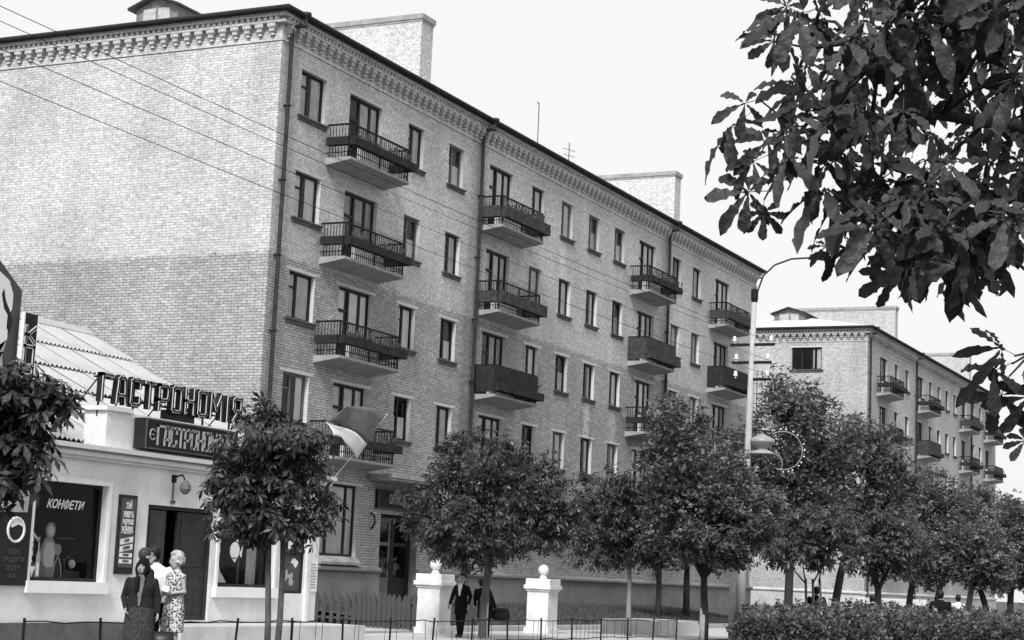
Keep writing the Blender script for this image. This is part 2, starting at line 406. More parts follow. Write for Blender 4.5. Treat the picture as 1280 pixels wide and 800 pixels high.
DOORB = {}
def add_balcony_door(parent, x, zf, w, head):
    """glazed door at the left, window at the right of one opening"""
    H = head - zf; dw = .78; key = (round(w, 2), round(H, 2))
    if key not in DOORB:
        f = .08; y0, y1 = .13, .20; mb = MB()
        mb.box(0, f, y0, y1, 0, H); mb.box(dw - .05, dw + .06, y0, y1, 0, H); mb.box(f, dw - .05, y0, y1, H - f, H); mb.box(f, dw - .05, y0, y1, 0, .62); mb.box(f, dw - .05, y0, y1, 1.55, 1.63)
        d = mesh_of(mb, 'balcony_door', FRAME)
        hp = MB().quad((f, .165, .62), (dw - .05, .165, .62), (dw - .05, .165, H - f), (f, .165, H - f))
        mw = MB(); zb = H - 1.4
        mw.box(dw + .06, w, y0, y1, zb, zb + f); mw.box(w - f, w, y0, y1, zb + f, H); mw.box(dw + .06, w - f, y0, y1, H - f, H); q = (dw + w) / 2 + .05
        mw.box(q - .045, q + .045, y0 + .004, y1, zb + f, H - f)
        pw = MB().quad((dw + .06, .165, zb + f), (w - f, .165, zb + f), (w - f, .165, H - f), (dw + .06, .165, H - f))
        ln = MB().box(-.2, w + .2, -.008, .05, H + .004, H + .085)
        rq = MB(); r = .2; rq.quad((0, 0, 0), (0, r, 0), (0, r, H), (0, 0, H)); rq.quad((w, 0, zb), (w, 0, H), (w, r, H), (w, r, zb)); rq.quad((0, 0, H), (0, r, H), (w, r, H), (w, 0, H)); rq.quad((.8, 0, zb), (w, 0, zb), (w, r, zb), (.8, r, zb)); rq.quad((.8, 0, 0), (.8, 0, zb), (.8, r, zb), (.8, r, 0)); rq.quad((0, 0, 0), (.8, 0, 0), (.8, r, 0), (0, r, 0))
        sl = MB().box(dw + .02, w + .1, -.10, .125, zb - .055, zb - .002)
        cu = [pleats(.5, H - .15, .178, x0=.1, z0=.1), pleats((w - dw) * .42, 1.35, .178, x0=dw + .1, z0=zb), pleats((w - dw) * .3, 1.35, .178, x0=w - (w - dw) * .34, z0=zb)]
        DOORB[key] = (d, mesh_of(hp, 'pane', GLASS), mesh_of(mw, 'side_window', FRAME), mesh_of(pw, 'pane', GLASS), mesh_of(ln, 'lintel', LINTEL), mesh_of(sl, 'sill', SILL),
                      [[mesh_of(c, 'curtain', t) for c in cu] for t in CURT], mesh_of(rq, 'reveal', REVEAL))
    d, hp, mw, pw, ln, sl, cs, rvm = DOORB[key]
    o = obj('balcony_door', d, parent, (x, 0, zf)); obj('pane', hp, o); obj('lintel', ln, o); obj('reveal', rvm, o)
    s = obj('side_window', mw, parent, (x, 0, zf)); obj('pane', pw, s); obj('sill', sl, s)
    t = cs[random.choice((0, 0, 1, 1, 2))]
    for i, c in enumerate(t):
        if i or random.random() < .7: obj('curtain', c, o)

BALC = {}
def balcony_meshes(w, style):
    key = (round(w, 1), style)
    if key in BALC: return BALC[key]
    d = .9; out = {}
    # a slab whose soffit rises to the front edge
    mb = MB(); mb.prism([(-.0, -.02), (-d, -.02), (-d, -.10), (-.0, -.24)], 0, 0, w); out['slab'] = [(mesh_of(mb, 'balcony_slab', SLABM), None)]
    # railing
    r = MB(); t = .014; H = 1.0; e = .05
    def rail(z, q=.018):
        r.box(e, w - e, -d + e - q, -d + e + q, z - q, z + q)
        for x in (e, w - e): r.box(x - q, x + q, -d + e + q, -.0, z - q, z + q)
    rail(H, .025); rail(.14, .012); rail(.58, .012)
    n = int((w - 2 * e) / .115)
    for i in range(n + 1):
        x = e + (w - 2 * e) * i / n; q = .022 if i in (0, n, n // 2) else .0085; r.box(x - q, x + q, -d + e - q, -d + e + q, -.02, H)
    for i in range(1, 8):
        y = -d + e + (d - e) * i / 8
        for x in (e, w - e): r.box(x - .0085, x + .0085, y - .0085, y + .0085, -.02, H)
    out['railing'] = [(mesh_of(r, 'railing', IRON), None)]
    box = []
    if style in ('box', 'box2'):
        z0, z1 = (.32, .56) if style == 'box' else (.22, .62)
        bm = BOXM if style == 'box' else BOXM2
        box.append((mesh_of(MB().box(-.06, w + .14, -d - .20, -d + .01, z0, z1), 'planter_box', bm), None))
        box.append((mesh_of(MB().box(-.19, .02, -d + .01, -.12, z0, z1), 'planter_box', bm), None))
        box.append((mesh_of(MB().box(w - .02, w + .14, -d + .01, -.12, z0, z1), 'planter_box', bm), None))
        pl = MB(); rr = random.Random(hash(key) % 1000)
        for i in range(int(w * 16)):
            x = rr.uniform(-.05, w + .1); a = rr.uniform(.08, .34); q = rr.uniform(.02, .05); yy = -d - .1 + rr.uniform(-.08, .08)
            pl.quad((x - q, yy, z1 - .01), (x + q, yy + .02, z1 - .01), (x + q * .5 + rr.uniform(-.05, .05), yy - .03, z1 + a), (x - q * .6, yy, z1 + a * .8))
        out['plants'] = mesh_of(pl, 'plants', LEAF_S)
    else:
        bm = BOXM if style == 'clad' else BOXM2; i = 0; x = 0.0
        while x < w - .01:
            b = min(x + .30, w); box.append((mesh_of(MB().box(x + .004, b - .004, -d - .012, -d + .02, .06, .96), 'cladding_board', bm), None)); x = b
        y = -d + .03
        while y < -.06:
            b = min(y + .29, -.02); box.append((mesh_of(MB().box(-.012, .02, y + .004, b - .004, .06, .96), 'cladding_board', bm), None))
            box.append((mesh_of(MB().box(w - .02, w + .012, y + .004, b - .004, .06, .96), 'cladding_board', bm), None)); y = b
        box.append((mesh_of(MB().box(-.04, w + .16, -d - .21, -d - .016, .10, .36), 'planter_box', bm), None))
    out['box'] = box
    BALC[key] = out; return out
LEAF_S = leaf_mat('balcony_plants', .06, .2, .6)
def add_balcony(parent, x, zs, w, style):
    m = balcony_meshes(w, style)
    s = obj('balcony', m['slab'][0][0], parent, (x, 0, zs)); obj('railing', m['railing'][0][0], s)
    for q, _ in m['box']: obj(q.name.split('.')[0], q, s)
    if 'plants' in m and random.random() < .75: tag(obj('plants', m['plants'], s), kind='stuff')
    return s

def downpipe(parent, x, ztop, zbot, upto):
    mb = MB(); r = .065
    mb.tube([(x + .22, -.42, upto), (x + .22, -.42, upto - .28), (x, -.12, ztop + .02), (x, -.12, ztop - .25), (x, -.12, zbot)], r, 8)
    mb.lathe([(.10, upto - .06), (.16, upto + .02), (.16, upto + .10), (.10, upto + .10)], 10, (x + .22, -.42))
    z = zbot + 1.0
    while z < ztop - .5: mb.box(x - .085, x + .085, -.20, 0, z, z + .03); z += 2.2
    return mb.build('downpipe', PIPE, parent, smooth=False)

Z_STR, Z_CORB, Z_B1, Z_D, Z_B2, Z_TOP = 16.70, 16.84, 17.20, 17.28, 17.38, 17.50
def cornice(parent, L, W, singles, brick):
    """string course, corbel table, dentil row and eave along the front and the near end"""
    mb = MB()
    def band(z0, z1, p):
        mb.box(-p, L + p, -p, 0.0 - .001, z0, z1); mb.box(-p, -.001, 0, W, z0, z1)
    band(Z_STR, Z_STR + .06, .035); band(Z_B1, Z_D, .20); band(Z_B2, Z_B2 + .06, .25); band(Z_B2 + .06, Z_TOP, .22)
    mb.box(-.08, L + .08, -.08, -.002, Z_D, Z_B2); mb.box(-.08, -.002, 0, W, Z_D, Z_B2)
    mb.build('cornice', brick, parent)
    ev = MB(); p = .36
    ev.box(-p, L + p, -p, 0, Z_TOP, Z_TOP + .10); ev.box(-p, 0, 0, W, Z_TOP, Z_TOP + .10)
    ev.tube([(-p - .05, -p - .05, Z_TOP + .06), (L + p, -p - .05, Z_TOP + .06)], .065, 8); ev.tube([(-p - .05, -p - .05, Z_TOP + .06), (-p - .05, W, Z_TOP + .06)], .065, 8)
    ev.build('eave_gutter', EAVE, parent)
    # small dentils: too fine to tell apart
    dn = MB(); x = .0
    while x < L: dn.box(x, x + .11, -.215, -.082, Z_D + .002, Z_B2 - .002); x += .20
    y = .05
    while y < W: dn.box(-.215, -.082, y, y + .11, Z_D + .002, Z_B2 - .002); y += .20
    tag(dn.build('dentil_row', brick, parent), kind='stuff')
    def cb(px, py, ax, mbq):
        for (hw, z0, z1, pr) in ((.135, Z_B1 - .12, Z_B1 - .002, .19), (.085, Z_B1 - .24, Z_B1 - .12, .15), (.055, Z_B1 - .34, Z_B1 - .24, .10)):
            if ax == 0: mbq.box(px - hw, px + hw, -pr, -.001, z0, z1)
            else: mbq.box(-pr, -.001, py - hw, py + hw, z0, z1)
    if singles:
        a = MB(); cb(0, 0, 0, a); a = mesh_of(a, 'corbel', brick); b = MB(); cb(0, 0, 1, b); b = mesh_of(b, 'corbel', brick)
        x = .3
        while x < L: obj('corbel', a, parent, (x, 0, 0)); x += .43
        y = .3
        while y < W: obj('corbel', b, parent, (0, y, 0)); y += .43
    else:
        a = MB(); x = .3
        while x < L: cb(x, 0, 0, a); x += .43
        y = .3
        while y < W: cb(0, y, 1, a); y += .43
        tag(a.build('corbel_row', brick, parent), kind='stuff')

HEADS = {5: 16.16, 4: 13.10, 3: 10.13, 2: 7.16, 1: 4.16}
SLABS = {5: 13.83, 4: 10.80, 3: 7.83, 2: 4.86}
def building(name, label, X0, Y0, L, W, wins, doors, balcs, pipes, stacks, styles, brick, plinth, gf_special=None, end_window=None, singles=True, sections=()):
    B = thing(name, label, 'building', (X0, Y0, 0))
    ops = []; wl = []; dl = []
    for fl, hd in HEADS.items():
        for (x, w) in wins:
            if fl == 1 and gf_special and x in gf_special['skip']: continue
            ops.append((x, x + w, hd - 1.4, hd)); wl.append((x, hd - 1.4, w, 1.4))
        for (x, w) in doors:
            if fl == 1:
                if gf_special and x in gf_special['skip']: continue
                ops.append((x, x + w, hd - 1.4, hd)); wl.append((x, hd - 1.4, w, 1.4)); continue
            zf = SLABS[fl]
            ops.append((x, x + .80, zf, hd)); ops.append((x + .80, x + w, hd - 1.4, hd)); dl.append((x, zf, w, hd))
    if gf_special:
        for o in gf_special['openings']: ops.append(o)
    mb = MB(); rv = MB()
    wall_grid(mb, 0, L, 1.55, Z_TOP, [o for o in ops if o[2] >= 1.6] + [(o[0], o[1], 1.55, o[3]) for o in ops if o[2] < 1.6], .2, rv)
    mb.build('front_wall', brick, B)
    mb = MB()
    if end_window:
        ya, yb, za, zb = end_window; rv2 = MB(); e = MB(); wall_grid(e, -W, 0, 1.55, Z_TOP, [(-yb, -ya, za, zb)], .2, rv2)
        for q in (e, rv2): q.v = [(y, -x, z) for x, y, z in q.v]
        e.build('end_wall', brick, B)
    else:
        mb.quad((0, W, 1.55), (0, 0, 1.55), (0, 0, Z_TOP), (0, W, Z_TOP)); mb.build('end_wall', brick, B)
    mb = MB(); mb.quad((L, 0, 0), (L, W, 0), (L, W, Z_TOP), (L, 0, Z_TOP)); mb.quad((L, W, 0), (0, W, 0), (0, W, Z_TOP), (L, W, Z_TOP)); mb.build('rear_wall', brick, B)
    # floors inside keep the rooms dark
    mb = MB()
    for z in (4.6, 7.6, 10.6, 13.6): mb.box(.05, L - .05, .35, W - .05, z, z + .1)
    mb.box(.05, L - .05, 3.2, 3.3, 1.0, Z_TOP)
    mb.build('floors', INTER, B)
    # plinth with its moulded ledge
    mb = MB(); px = [(0, L)]
    if gf_special:
        d0, d1 = gf_special['door']; px = [(0, d0), (d1, L)]
    for a, b in px:
        mb.box(a - .07, b + (.07 if b == L else 0), -.07, 0.12, -.05, 1.50)
    mb.box(-.07, .12, .12, W, -.05, 1.50); mb.build('plinth', plinth, B)
    ld = MB()
    for a, b in px:
        a1 = a - .14 if a == 0 else a; b1 = b + .14 if b == L else b
        ld.prism([(0.12, 1.50), (-.12, 1.50), (-.15, 1.54), (-.15, 1.60), (-.12, 1.64), (-.02, 1.68), (0.0, 1.68), (.12, 1.6)], 0, a1, b1)
    ld.prism([(0.12, 1.50), (-.12, 1.50), (-.15, 1.54), (-.15, 1.60), (-.12, 1.64), (-.02, 1.68), (0.0, 1.68), (.12, 1.6)], 1, .0, W)
    ld.build('plinth_ledge', plinth, B)
    cornice(B, L, W, singles, brick)
    p = .34; zt = Z_TOP + .10; rz = zt + 1.75
    mb = MB(); A = [(-p, -p, zt), (L + p, -p, zt), (L + p, W + p, zt), (-p, W + p, zt), (W / 2, W / 2, rz), (L - W / 2, W / 2, rz)]
    mb.v = A; mb.f = [(0, 1, 5, 4), (1, 2, 5), (2, 3, 4, 5), (3, 0, 4)]
    mb.build('roof', ROOFM, B)
    for (x, z, w, h) in wl: add_window(B, x, z, w, h)
    for (x, zf, w, hd) in dl: add_balcony_door(B, x, zf, w, hd)
    for i, (x, w) in enumerate(balcs):
        for fl in (5, 4, 3, 2): add_balcony(B, x, SLABS[fl], w, styles.get((i, fl), 'box'))
    for x in pipes: downpipe(B, x, 17.15, .6, Z_TOP + .03)
    for (x0, x1, y0, y1, zt_) in stacks:
        c = MB(); c.box(x0, x1, y0, y1, Z_TOP + .1, zt_ - .2); s = c.build('chimney_stack', brick, B)
        MB().box(x0 - .07, x1 + .07, y0 - .07, y1 + .07, zt_ - .2, zt_ - .02).box(x0 - .03, x1 + .03, y0 - .03, y1 + .03, zt_ - .28, zt_ - .2001).build('stack_cap', CONC, s)
    if end_window:
        ya, yb, za, zb = end_window; add_window(B, 0, za, yb - ya, zb - za, 'wide3', (0, 0, R_(-90)), y=yb)
    return B
def dormer(B, x, y, w, z, h, depth):
    """small gabled roof dormer facing the near end of the house"""
    g = MB(); g.prism([(y - w / 2, z), (y + w / 2, z), (y + w / 2, z + h), (y, z + h + .32), (y - w / 2, z + h)], 0, x, x + depth)
    o = g.build('dormer', mat('dormer_board', .16, .9, .3, 6, .3), B)
    r = MB()
    for s in (-1, 1):
        r.prism([(y, z + h + .34), (y, z + h + .42), (y + s * (w / 2 + .2), z + h + .02), (y + s * (w / 2 + .2), z + h - .06)], 0, x - .25, x + depth)
    r.build('dormer_roof', EAVE, o)
    f = MB(); f.box(x - .03, x - .001, y - w * .32, y - w * .04, z + .15, z + h - .02); f.box(x - .03, x - .001, y + .02, y + w * .32, z + .15, z + h - .02); f.build('dormer_shutter', mat('dormer_shutter', .4, .8, .3, 5), o)

X1 = 42.2; Y1 = 28.49
wins1 = [(43.33 - X1, 1.4), (49.85 - X1, 1.08), (52.72 - X1, 1.1), (59.43 - X1, 1.1), (62.15 - X1, 1.1), (64.83 - X1, 1.1), (67.53 - X1, 1.1), (74.33 - X1, 1.1), (76.97 - X1, 1.1)]
doors1 = [(46.12 - X1, 2.0), (55.85 - X1, 1.9), (70.28 - X1, 1.95), (80.07 - X1, 2.1)]
balc1 = [(44.88 - X1, 3.6), (55.25 - X1, 3.45), (69.33 - X1, 3.3), (79.25 - X1, 3.5)]
gf = {'skip': {43.33 - X1, 46.12 - X1, 49.85 - X1, 52.72 - X1}, 'openings': [(45.85 - X1, 47.95 - X1, 1.95, 4.12), (49.40 - X1, 51.85 - X1, .62, 3.36)], 'door': (49.40 - X1, 51.85 - X1)}
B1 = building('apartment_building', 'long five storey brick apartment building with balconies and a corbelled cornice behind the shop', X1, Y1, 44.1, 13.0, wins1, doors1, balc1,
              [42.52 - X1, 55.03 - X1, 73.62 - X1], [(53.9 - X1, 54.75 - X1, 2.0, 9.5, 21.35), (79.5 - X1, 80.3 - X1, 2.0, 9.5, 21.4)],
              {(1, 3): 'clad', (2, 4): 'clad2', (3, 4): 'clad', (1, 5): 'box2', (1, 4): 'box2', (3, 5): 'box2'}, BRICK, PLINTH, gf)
dormer(B1, 4.6, 8.2, 1.7, 18.6, 1.35, 2.8)
X2 = 106.1; Y2 = 27.9
wins2 = [(112.8 - X2, 1.05), (115.7 - X2, 1.05), (122.5 - X2, 1.05), (125.1 - X2, 1.05), (127.7 - X2, 1.05), (130.3 - X2, 1.05), (136.9 - X2, 1.05), (139.5 - X2, 1.05)]
doors2 = [(109.15 - X2, 1.8), (119.2 - X2, 1.7), (133.1 - X2, 1.7), (142.0 - X2, 1.7)]
balc2 = [(108.3 - X2, 3.5), (118.9 - X2, 3.4), (132.3 - X2, 3.3), (141.3 - X2, 3.4)]
B2 = building('apartment_building', 'pale five storey brick apartment building further down the street, beyond the long one', X2, Y2, 40.0, 13.0, wins2, doors2, balc2,
              [106.4 - X2, 118.4 - X2, 136.2 - X2], [(120.9 - X2, 121.6 - X2, 2.0, 9.5, 21.25), (141.6 - X2, 142.3 - X2, 1.2, 9.0, 20.75)],
              {(1, 4): 'clad2', (1, 3): 'clad2', (2, 5): 'box2', (2, 4): 'box'}, BRICK2, PLINTH2, None, (30.75 - Y2, 32.65 - Y2, 15.0, 16.38), singles=False)
dormer(B2, 4.0, 6.2, 2.0, 18.4, .75, 2.5)
# far stack of the pale house stands at its end
# ground floor of the long building: shop window, entrance, canopy and sign
def ground_floor():
    x0, x1 = 45.85 - X1, 47.95 - X1
    add_window(B1, x0, 1.95, x1 - x0, 2.17, 'shopwin', sill=False)
    MB().box(x0 - .12, x1 + .12, -.17, .125, 1.70, 1.78).prism([(-.17, 1.78), (.12, 1.78), (.12, 1.94), (-.02, 1.94)], 0, x0 - .06, x1 + .06).build('shop_sill', CONC, B1)
    a, b = 49.40 - X1, 51.85 - X1; d = MB(); z0, z1 = .62, 3.36; yb = .35
    d.box(a + .002, a + .1, yb - .1, yb, z0, z1); d.box(b - .1, b - .002, yb - .1, yb, z0, z1); d.box(a + .1, b - .1, yb - .1, yb, z1 - .1, z1); d.box((a + b) / 2 - .06, (a + b) / 2 + .06, yb - .1, yb, z0, z1 - .1)
    fr = d.build('entrance_frame', FRAME, B1)
    for s, (p, q) in enumerate(((a + .1, (a + b) / 2 - .06), ((a + b) / 2 + .06, b - .1))):
        lf = MB(); lf.box(p, q, yb - .07, yb - .03, z0, z0 + .75); lf.box(p, p + .12, yb - .07, yb - .03, z0 + .75, z1 - .1); lf.box(q - .12, q, yb - .07, yb - .03, z0 + .75, z1 - .1)
        lf.box(p + .12, q - .12, yb - .07, yb - .03, z0 + 1.75, z0 + 1.87); lf.box(p + .12, q - .12, yb - .07, yb - .03, z1 - .22, z1 - .1)
        o = lf.build('door_leaf', FRAME if s else FRAME_W, B1); MB().quad((p + .12, yb - .05, z0 + .75), (q - .12, yb - .05, z0 + .75), (q - .12, yb - .05, z1 - .22), (p + .12, yb - .05, z1 - .22)).build('pane', GLASS, o)
        MB().box((q - .08) if s == 0 else p + .05, (q - .05) if s == 0 else p + .08, yb - .13, yb - .07, z0 + 1.0, z0 + 1.25).build('handle', PIPE, o)
    MB().box(a - .003, a + .0015, 0, yb, .6, z1 - .003).box(b - .0015, b + .003, 0, yb, .6, z1 - .003).build('portal_jamb', PLINTH, B1)
    c = MB(); c.box(48.4 - X1, 52.6 - X1, -1.0, -.01, 4.44, 4.56); c.box(48.45 - X1, 52.55 - X1, -.95, -.012, 4.36, 4.4399); c.build('canopy', CONC, B1)
    s = MB(); s.box(48.97 - X1, 52.2 - X1, -.12, -.01, 3.52, 4.12); sb = s.build('shop_sign', DARK, B1)
    f = MB()
    for q in ((48.97, 52.2, 4.08, 4.12), (48.97, 52.2, 3.52, 3.56), (48.97, 49.02, 3.5601, 4.0799), (52.15, 52.2, 3.5601, 4.0799)): f.box(q[0] - X1, q[1] - X1, -.145, -.1201, q[2], q[3])
    f.build('sign_frame', PAINT_M, sb)
    obj('lettering', text_mesh('ОПТИКА', PAINT_G, .30, .62, .01, .008), sb, (50.2 - X1, -.128, 3.82))
    st = MB(); st.box(a - .2, b + .2, -.9, .3, .3, .615); st.box(a - .35, b + .35, -1.3, -.9, .3, .46); st.build('doorstep', CONC, B1)
    MB().tube([(48.75 - X1, -.02, 3.35), (48.72 - X1, -.16, 3.25), (48.72 - X1, -.18, 3.02), (48.74 - X1, -.05, 2.85)], .03, 6).build('flag_bracket', IRON, B1)
ground_floor()
def antenna(x, y, z, h, cross, label):
    t = thing('roof_antenna', label, 'antenna', (x, y, z)); MB().tube([(0, 0, -.6), (0, 0, h)], .018, 6).build('mast', IRON, t)
    if cross:
        m = MB()
        for q in (.75, .55, .35): m.tube([(-.35, .1, h * q), (.35, -.1, h * q)], .012, 5)
        m.build('elements', IRON, t)
    else: MB().tube([(0, 0, h), (-.15, .02, h)], .02, 5).build('elements', IRON, t)
def on_front(px, py, Y, z=None):
    r = RC @ np.array([px - 640., py - 400., FPX]); return r * (Y / r[1])
for px, pyb, pyt, cr, lb in ((672, 176, 128, False, 'tall thin antenna rod on the roof edge of the long building'), (711, 197, 178, True, 'short antenna mast with crossbars on the roof of the long building')):
    a = on_front(px, pyb, Y1 + .6); b = on_front(px, pyt, Y1 + .6); antenna(a[0], Y1 + .6, 17.75, max(.6, b[2] + EYE - 17.75), cr, lb)

# ================================================================== the shop in front
SX0, SX1, SY = 12.0, 32.95, 20.5
SHOP = thing('grocery_shop', 'low white plastered grocery shop with a corrugated roof and painted display windows', 'shop', (SX0, SY, 0))
def shop():
    P = lambda x: x - SX0
    ops = [(P(23.85), P(25.78), 1.12, 2.82), (P(26.98), P(29.08), .45, 2.57), (P(29.28), P(31.25), 1.10, 2.78), (P(31.62), P(32.42), 1.0, 2.75)]
    mb = MB(); rv = MB(); wall_grid(mb, 0, P(SX1), .42, 3.45, ops, .22, rv)
    mb.build('front_wall', PLASTER, SHOP)
    for o in ops:
        q = MB(); reveal_box(q, *o, .22); q.build('opening_reveal', PLASTER, SHOP)
    D = 13.2
    g = MB(); x = P(SX1); g.prism([(0, .42), (D, .42), (D, 3.42), (D / 2, 6.72), (.05, 3.42)], 0, x - .02, x - .001); g.prism([(0, .42), (D, .42), (D, 3.42), (D / 2, 6.72), (.05, 3.42)], 0, .001, .02); g.build('gable_wall', PLASTER, SHOP)
    MB().quad((0, D, 0), (P(SX1), D, 0), (P(SX1), D, 3.42), (0, D, 3.42)).build('rear_wall', PLASTER, SHOP)
    MB().box(-.04, P(26.9), -.05, .2, -.05, .419).box(P(29.2), P(SX1) + .04, -.05, .2, -.05, .419).box(P(SX1) - .2, P(SX1) + .04, .2, D, -.05, .419).build('plinth', mat('shop_plinth', .10, .9, .3, 3, .4, 30, fine=.2), SHOP)
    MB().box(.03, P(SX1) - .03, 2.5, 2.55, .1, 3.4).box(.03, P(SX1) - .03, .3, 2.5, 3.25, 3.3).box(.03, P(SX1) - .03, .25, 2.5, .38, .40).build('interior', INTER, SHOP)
    MB().box(-.10, P(SX1) + .12, -.10, -.001, 3.25, 3.30).box(-.16, P(SX1) + .16, -.16, .15, 3.302, 3.37).box(-.10, P(SX1) + .10, -.10, .15, 3.3701, 3.42).box(-.24, P(SX1) + .22, -.24, .2, 3.4201, 3.50).build('cornice', mat('cornice_plaster', .62, .9, .1, 3, .2), SHOP)
    # corrugated sheets, laid in overlapping courses
    k = .528; rows = [(21.02, 22.35), (22.25, 23.40), (23.30, 24.48), (24.38, 25.72), (25.62, 27.02)]; w = 1.10
    meshes = []
    for a, b in rows:
        m = MB(); n = 32; L = b - a
        for i in range(n):
            u0, u1 = w * i / n, w * (i + 1) / n
            h = lambda u: .03 * math.cos(2 * math.pi * u / .1375 * 1.0)
            m.quad((u0, 0, h(u0)), (u1, 0, h(u1)), (u1, L, L * k + h(u1) - .07), (u0, L, L * k + h(u0) - .07))
        m2 = MB()
        for i in range(n):      # the cut edge
            u0, u1 = w * i / n, w * (i + 1) / n
            m.quad((u0, 0, h(u0) - .014), (u1, 0, h(u1) - .014), (u1, 0, h(u1)), (u0, 0, h(u0)))
        meshes.append(mesh_of(m, 'roof_sheet', SLATE))
    base = MB(); base.prism([(.35, 3.30), (.55, 3.36), (D / 2, 6.60), (D / 2, 6.5)], 0, .02, P(SX1) - .03)
    base.prism([(D / 2, 6.5), (D / 2, 6.78), (D - .1, 3.5), (D - .1, 3.3)], 0, .02, P(SX1) - .03)
    roof = base.build('roof', mat('roof_boards', .3, .9, .3, 4), SHOP)
    x = SX1 - w - .20
    while x > SX0 + .5:
        for r, (a, b) in enumerate(rows):
            obj('roof_sheet', meshes[r], roof, (P(x) + random.uniform(-.01, .01), a - SY, 3.40 + (a - 20.62) * k + .02 + random.uniform(0, .012)))
        x -= w - .03
    MB().prism([(D / 2 - .28, 6.68), (D / 2, 6.86), (D / 2 + .28, 6.68), (D / 2 + .28, 6.62), (D / 2, 6.80), (D / 2 - .28, 6.62)], 0, .1, P(SX1) - .05).build('ridge_cap', SLATE, roof)
    MB().prism([(.5, 3.30), (D / 2, 6.58), (D / 2, 6.70), (.5, 3.42)], 0, P(SX1) - .22, P(SX1) - .021).build('barge_board', mat('barge_board', .55, .9, .2, 5), roof)
    # parapet pier that carries the signs
    MB().box(P(25.65), P(29.5), .05, .55, 3.5005, 4.18).box(P(25.58), P(26.35), .0, .6, 4.1805, 4.26).build('parapet', PLASTER, SHOP)
    # display windows
    def display(x0, x1, z0, z1, nm):
        f = .06; m = MB(); y0, y1 = .12, .19
        m.box(x0, x0 + f, y0, y1, z0, z1); m.box(x1 - f, x1, y0, y1, z0, z1); m.box(x0 + f, x1 - f, y0, y1, z0, z0 + f); m.box(x0 + f, x1 - f, y0, y1, z1 - f, z1)
        o = m.build('display_window', FRAME, SHOP); MB().quad((x0 + f, .155, z0 + f), (x1 - f, .155, z0 + f), (x1 - f, .155, z1 - f), (x0 + f, .155, z1 - f)).build('pane', SHOPGLASS, o)
        MB().box(x0 - .12, x1 + .1, -.10, .118, z0 - .20, z0 - .002).build('sill', WHITE, o)
        t = MB(); q = .08; e = .035
        t.box(x0 - q, x0 - .001, -e, -.001, z0, z1 + q); t.box(x1 + .001, x1 + q, -e, -.001, z0, z1 + q); t.box(x0 - .001, x1 + .001, -e, -.001, z1 + .001, z1 + q); t.build('surround', WHITE, o)
        return o
    w1 = display(P(23.85), P(25.78), 1.12, 2.82, 1); w2 = display(P(29.28), P(31.25), 1.10, 2.78, 2)
    yb = .148
    def paint(parent, pts, m, nm='painted_shape', y=yb):
        mb = MB(); n = len(pts); mb.v = [(p[0], y, p[1]) for p in pts]; mb.f = [tuple(range(n))]; return mb.build(nm, m, parent)
    def ell(cx, cz, rx, rz, n=18): return [(cx + rx * math.cos(2 * math.pi * i / n), cz + rz * math.sin(2 * math.pi * i / n)) for i in range(n)]
    x = P(23.85)
    obj('lettering', text_mesh('КОНФЕТИ', PAINT_W, .15, .95, .004, .004, .35), w1, (x + .97, yb, 2.43))
    for i, ch in enumerate('ВИНА'): obj('lettering', text_mesh(ch, PAINT_W, .095, .9, .004, .003), w1, (x + .20, yb, 1.80 - i * .115))
    # wine glass and bottle
    paint(w1, [(x + .16, 1.36), (x + .34, 1.36), (x + .27, 1.25), (x + .26, 1.17), (x + .31, 1.15), (x + .19, 1.15), (x + .24, 1.17), (x + .23, 1.25)], PAINT_W)
    paint(w1, [(x + .33, 1.18), (x + .43, 1.18), (x + .43, 1.55), (x + .40, 1.62), (x + .395, 1.86), (x + .365, 1.86), (x + .36, 1.62), (x + .33, 1.55)], PAINT_G)
    paint(w1, [(x + .345, 1.2), (x + .415, 1.2), (x + .415, 1.42), (x + .345, 1.42)], PAINT_W, y=yb - .003)
    paint(w1, [(x + .12, 1.95), (x + .16, 1.98), (x + .40, 1.80), (x + .37, 1.76)], PAINT_G)
    paint(w1, [(x + .06, 1.14), (x + .62, 1.14), (x + .60, 1.34), (x + .40, 1.50), (x + .1, 1.28)], PAINT_M, y=yb + .003)
    # cut-out doll in an apron and a smaller one
    doll = MB(); doll.prism([(x + .60, 1.14), (x + .92, 1.14), (x + .90, 1.45), (x + .94, 1.75), (x + .84, 1.86), (x + .68, 1.86), (x + .54, 1.60), (x + .58, 1.4)], 1, .26, .29); do = doll.build('display_doll', PAINT_G, SHOP)
    MB().prism([(x + .66, 1.35), (x + .90, 1.35), (x + .93, 1.60), (x + .86, 1.78), (x + .70, 1.78), (x + .62, 1.6)], 1, .25, .259).build('apron', PAINT_W, do)
    MB().prism(ell(x + .78, 1.98, .12, .14), 1, .252, .282).build('head', PAINT_G, do); MB().prism(ell(x + .78, 1.97, .075, .09), 1, .245, .2515).build('face', PAINT_W, do)
    d2 = MB(); d2.prism([(x + .92, 1.14), (x + 1.20, 1.14), (x + 1.15, 1.45), (x + 1.06, 1.62), (x + .98, 1.45)], 1, .30, .32); d2o = d2.build('display_doll', PAINT_M, SHOP)
    MB().prism(ell(x + 1.05, 1.66, .09, .10), 1, .292, .315).build('head', PAINT_G, d2o); MB().tube([(x + .94, .29, 1.15), (x + .97, .285, 1.4), (x + 1.05, .28, 1.55), (x + 1.14, .285, 1.4), (x + 1.18, .29, 1.15)], .012, 5).build('apron_trim', PAINT_W, d2o)
    st = MB(); st.box(x + 1.35, x + 1.80, .4, .8, 1.14, 1.30); st.tube([(x + 1.50, .5, 1.3), (x + 1.48, .5, 1.5), (x + 1.60, .5, 1.55), (x + 1.66, .5, 1.42), (x + 1.62, .5, 1.3)], .03, 6); st.build('display_goods', PAINT_M, SHOP)
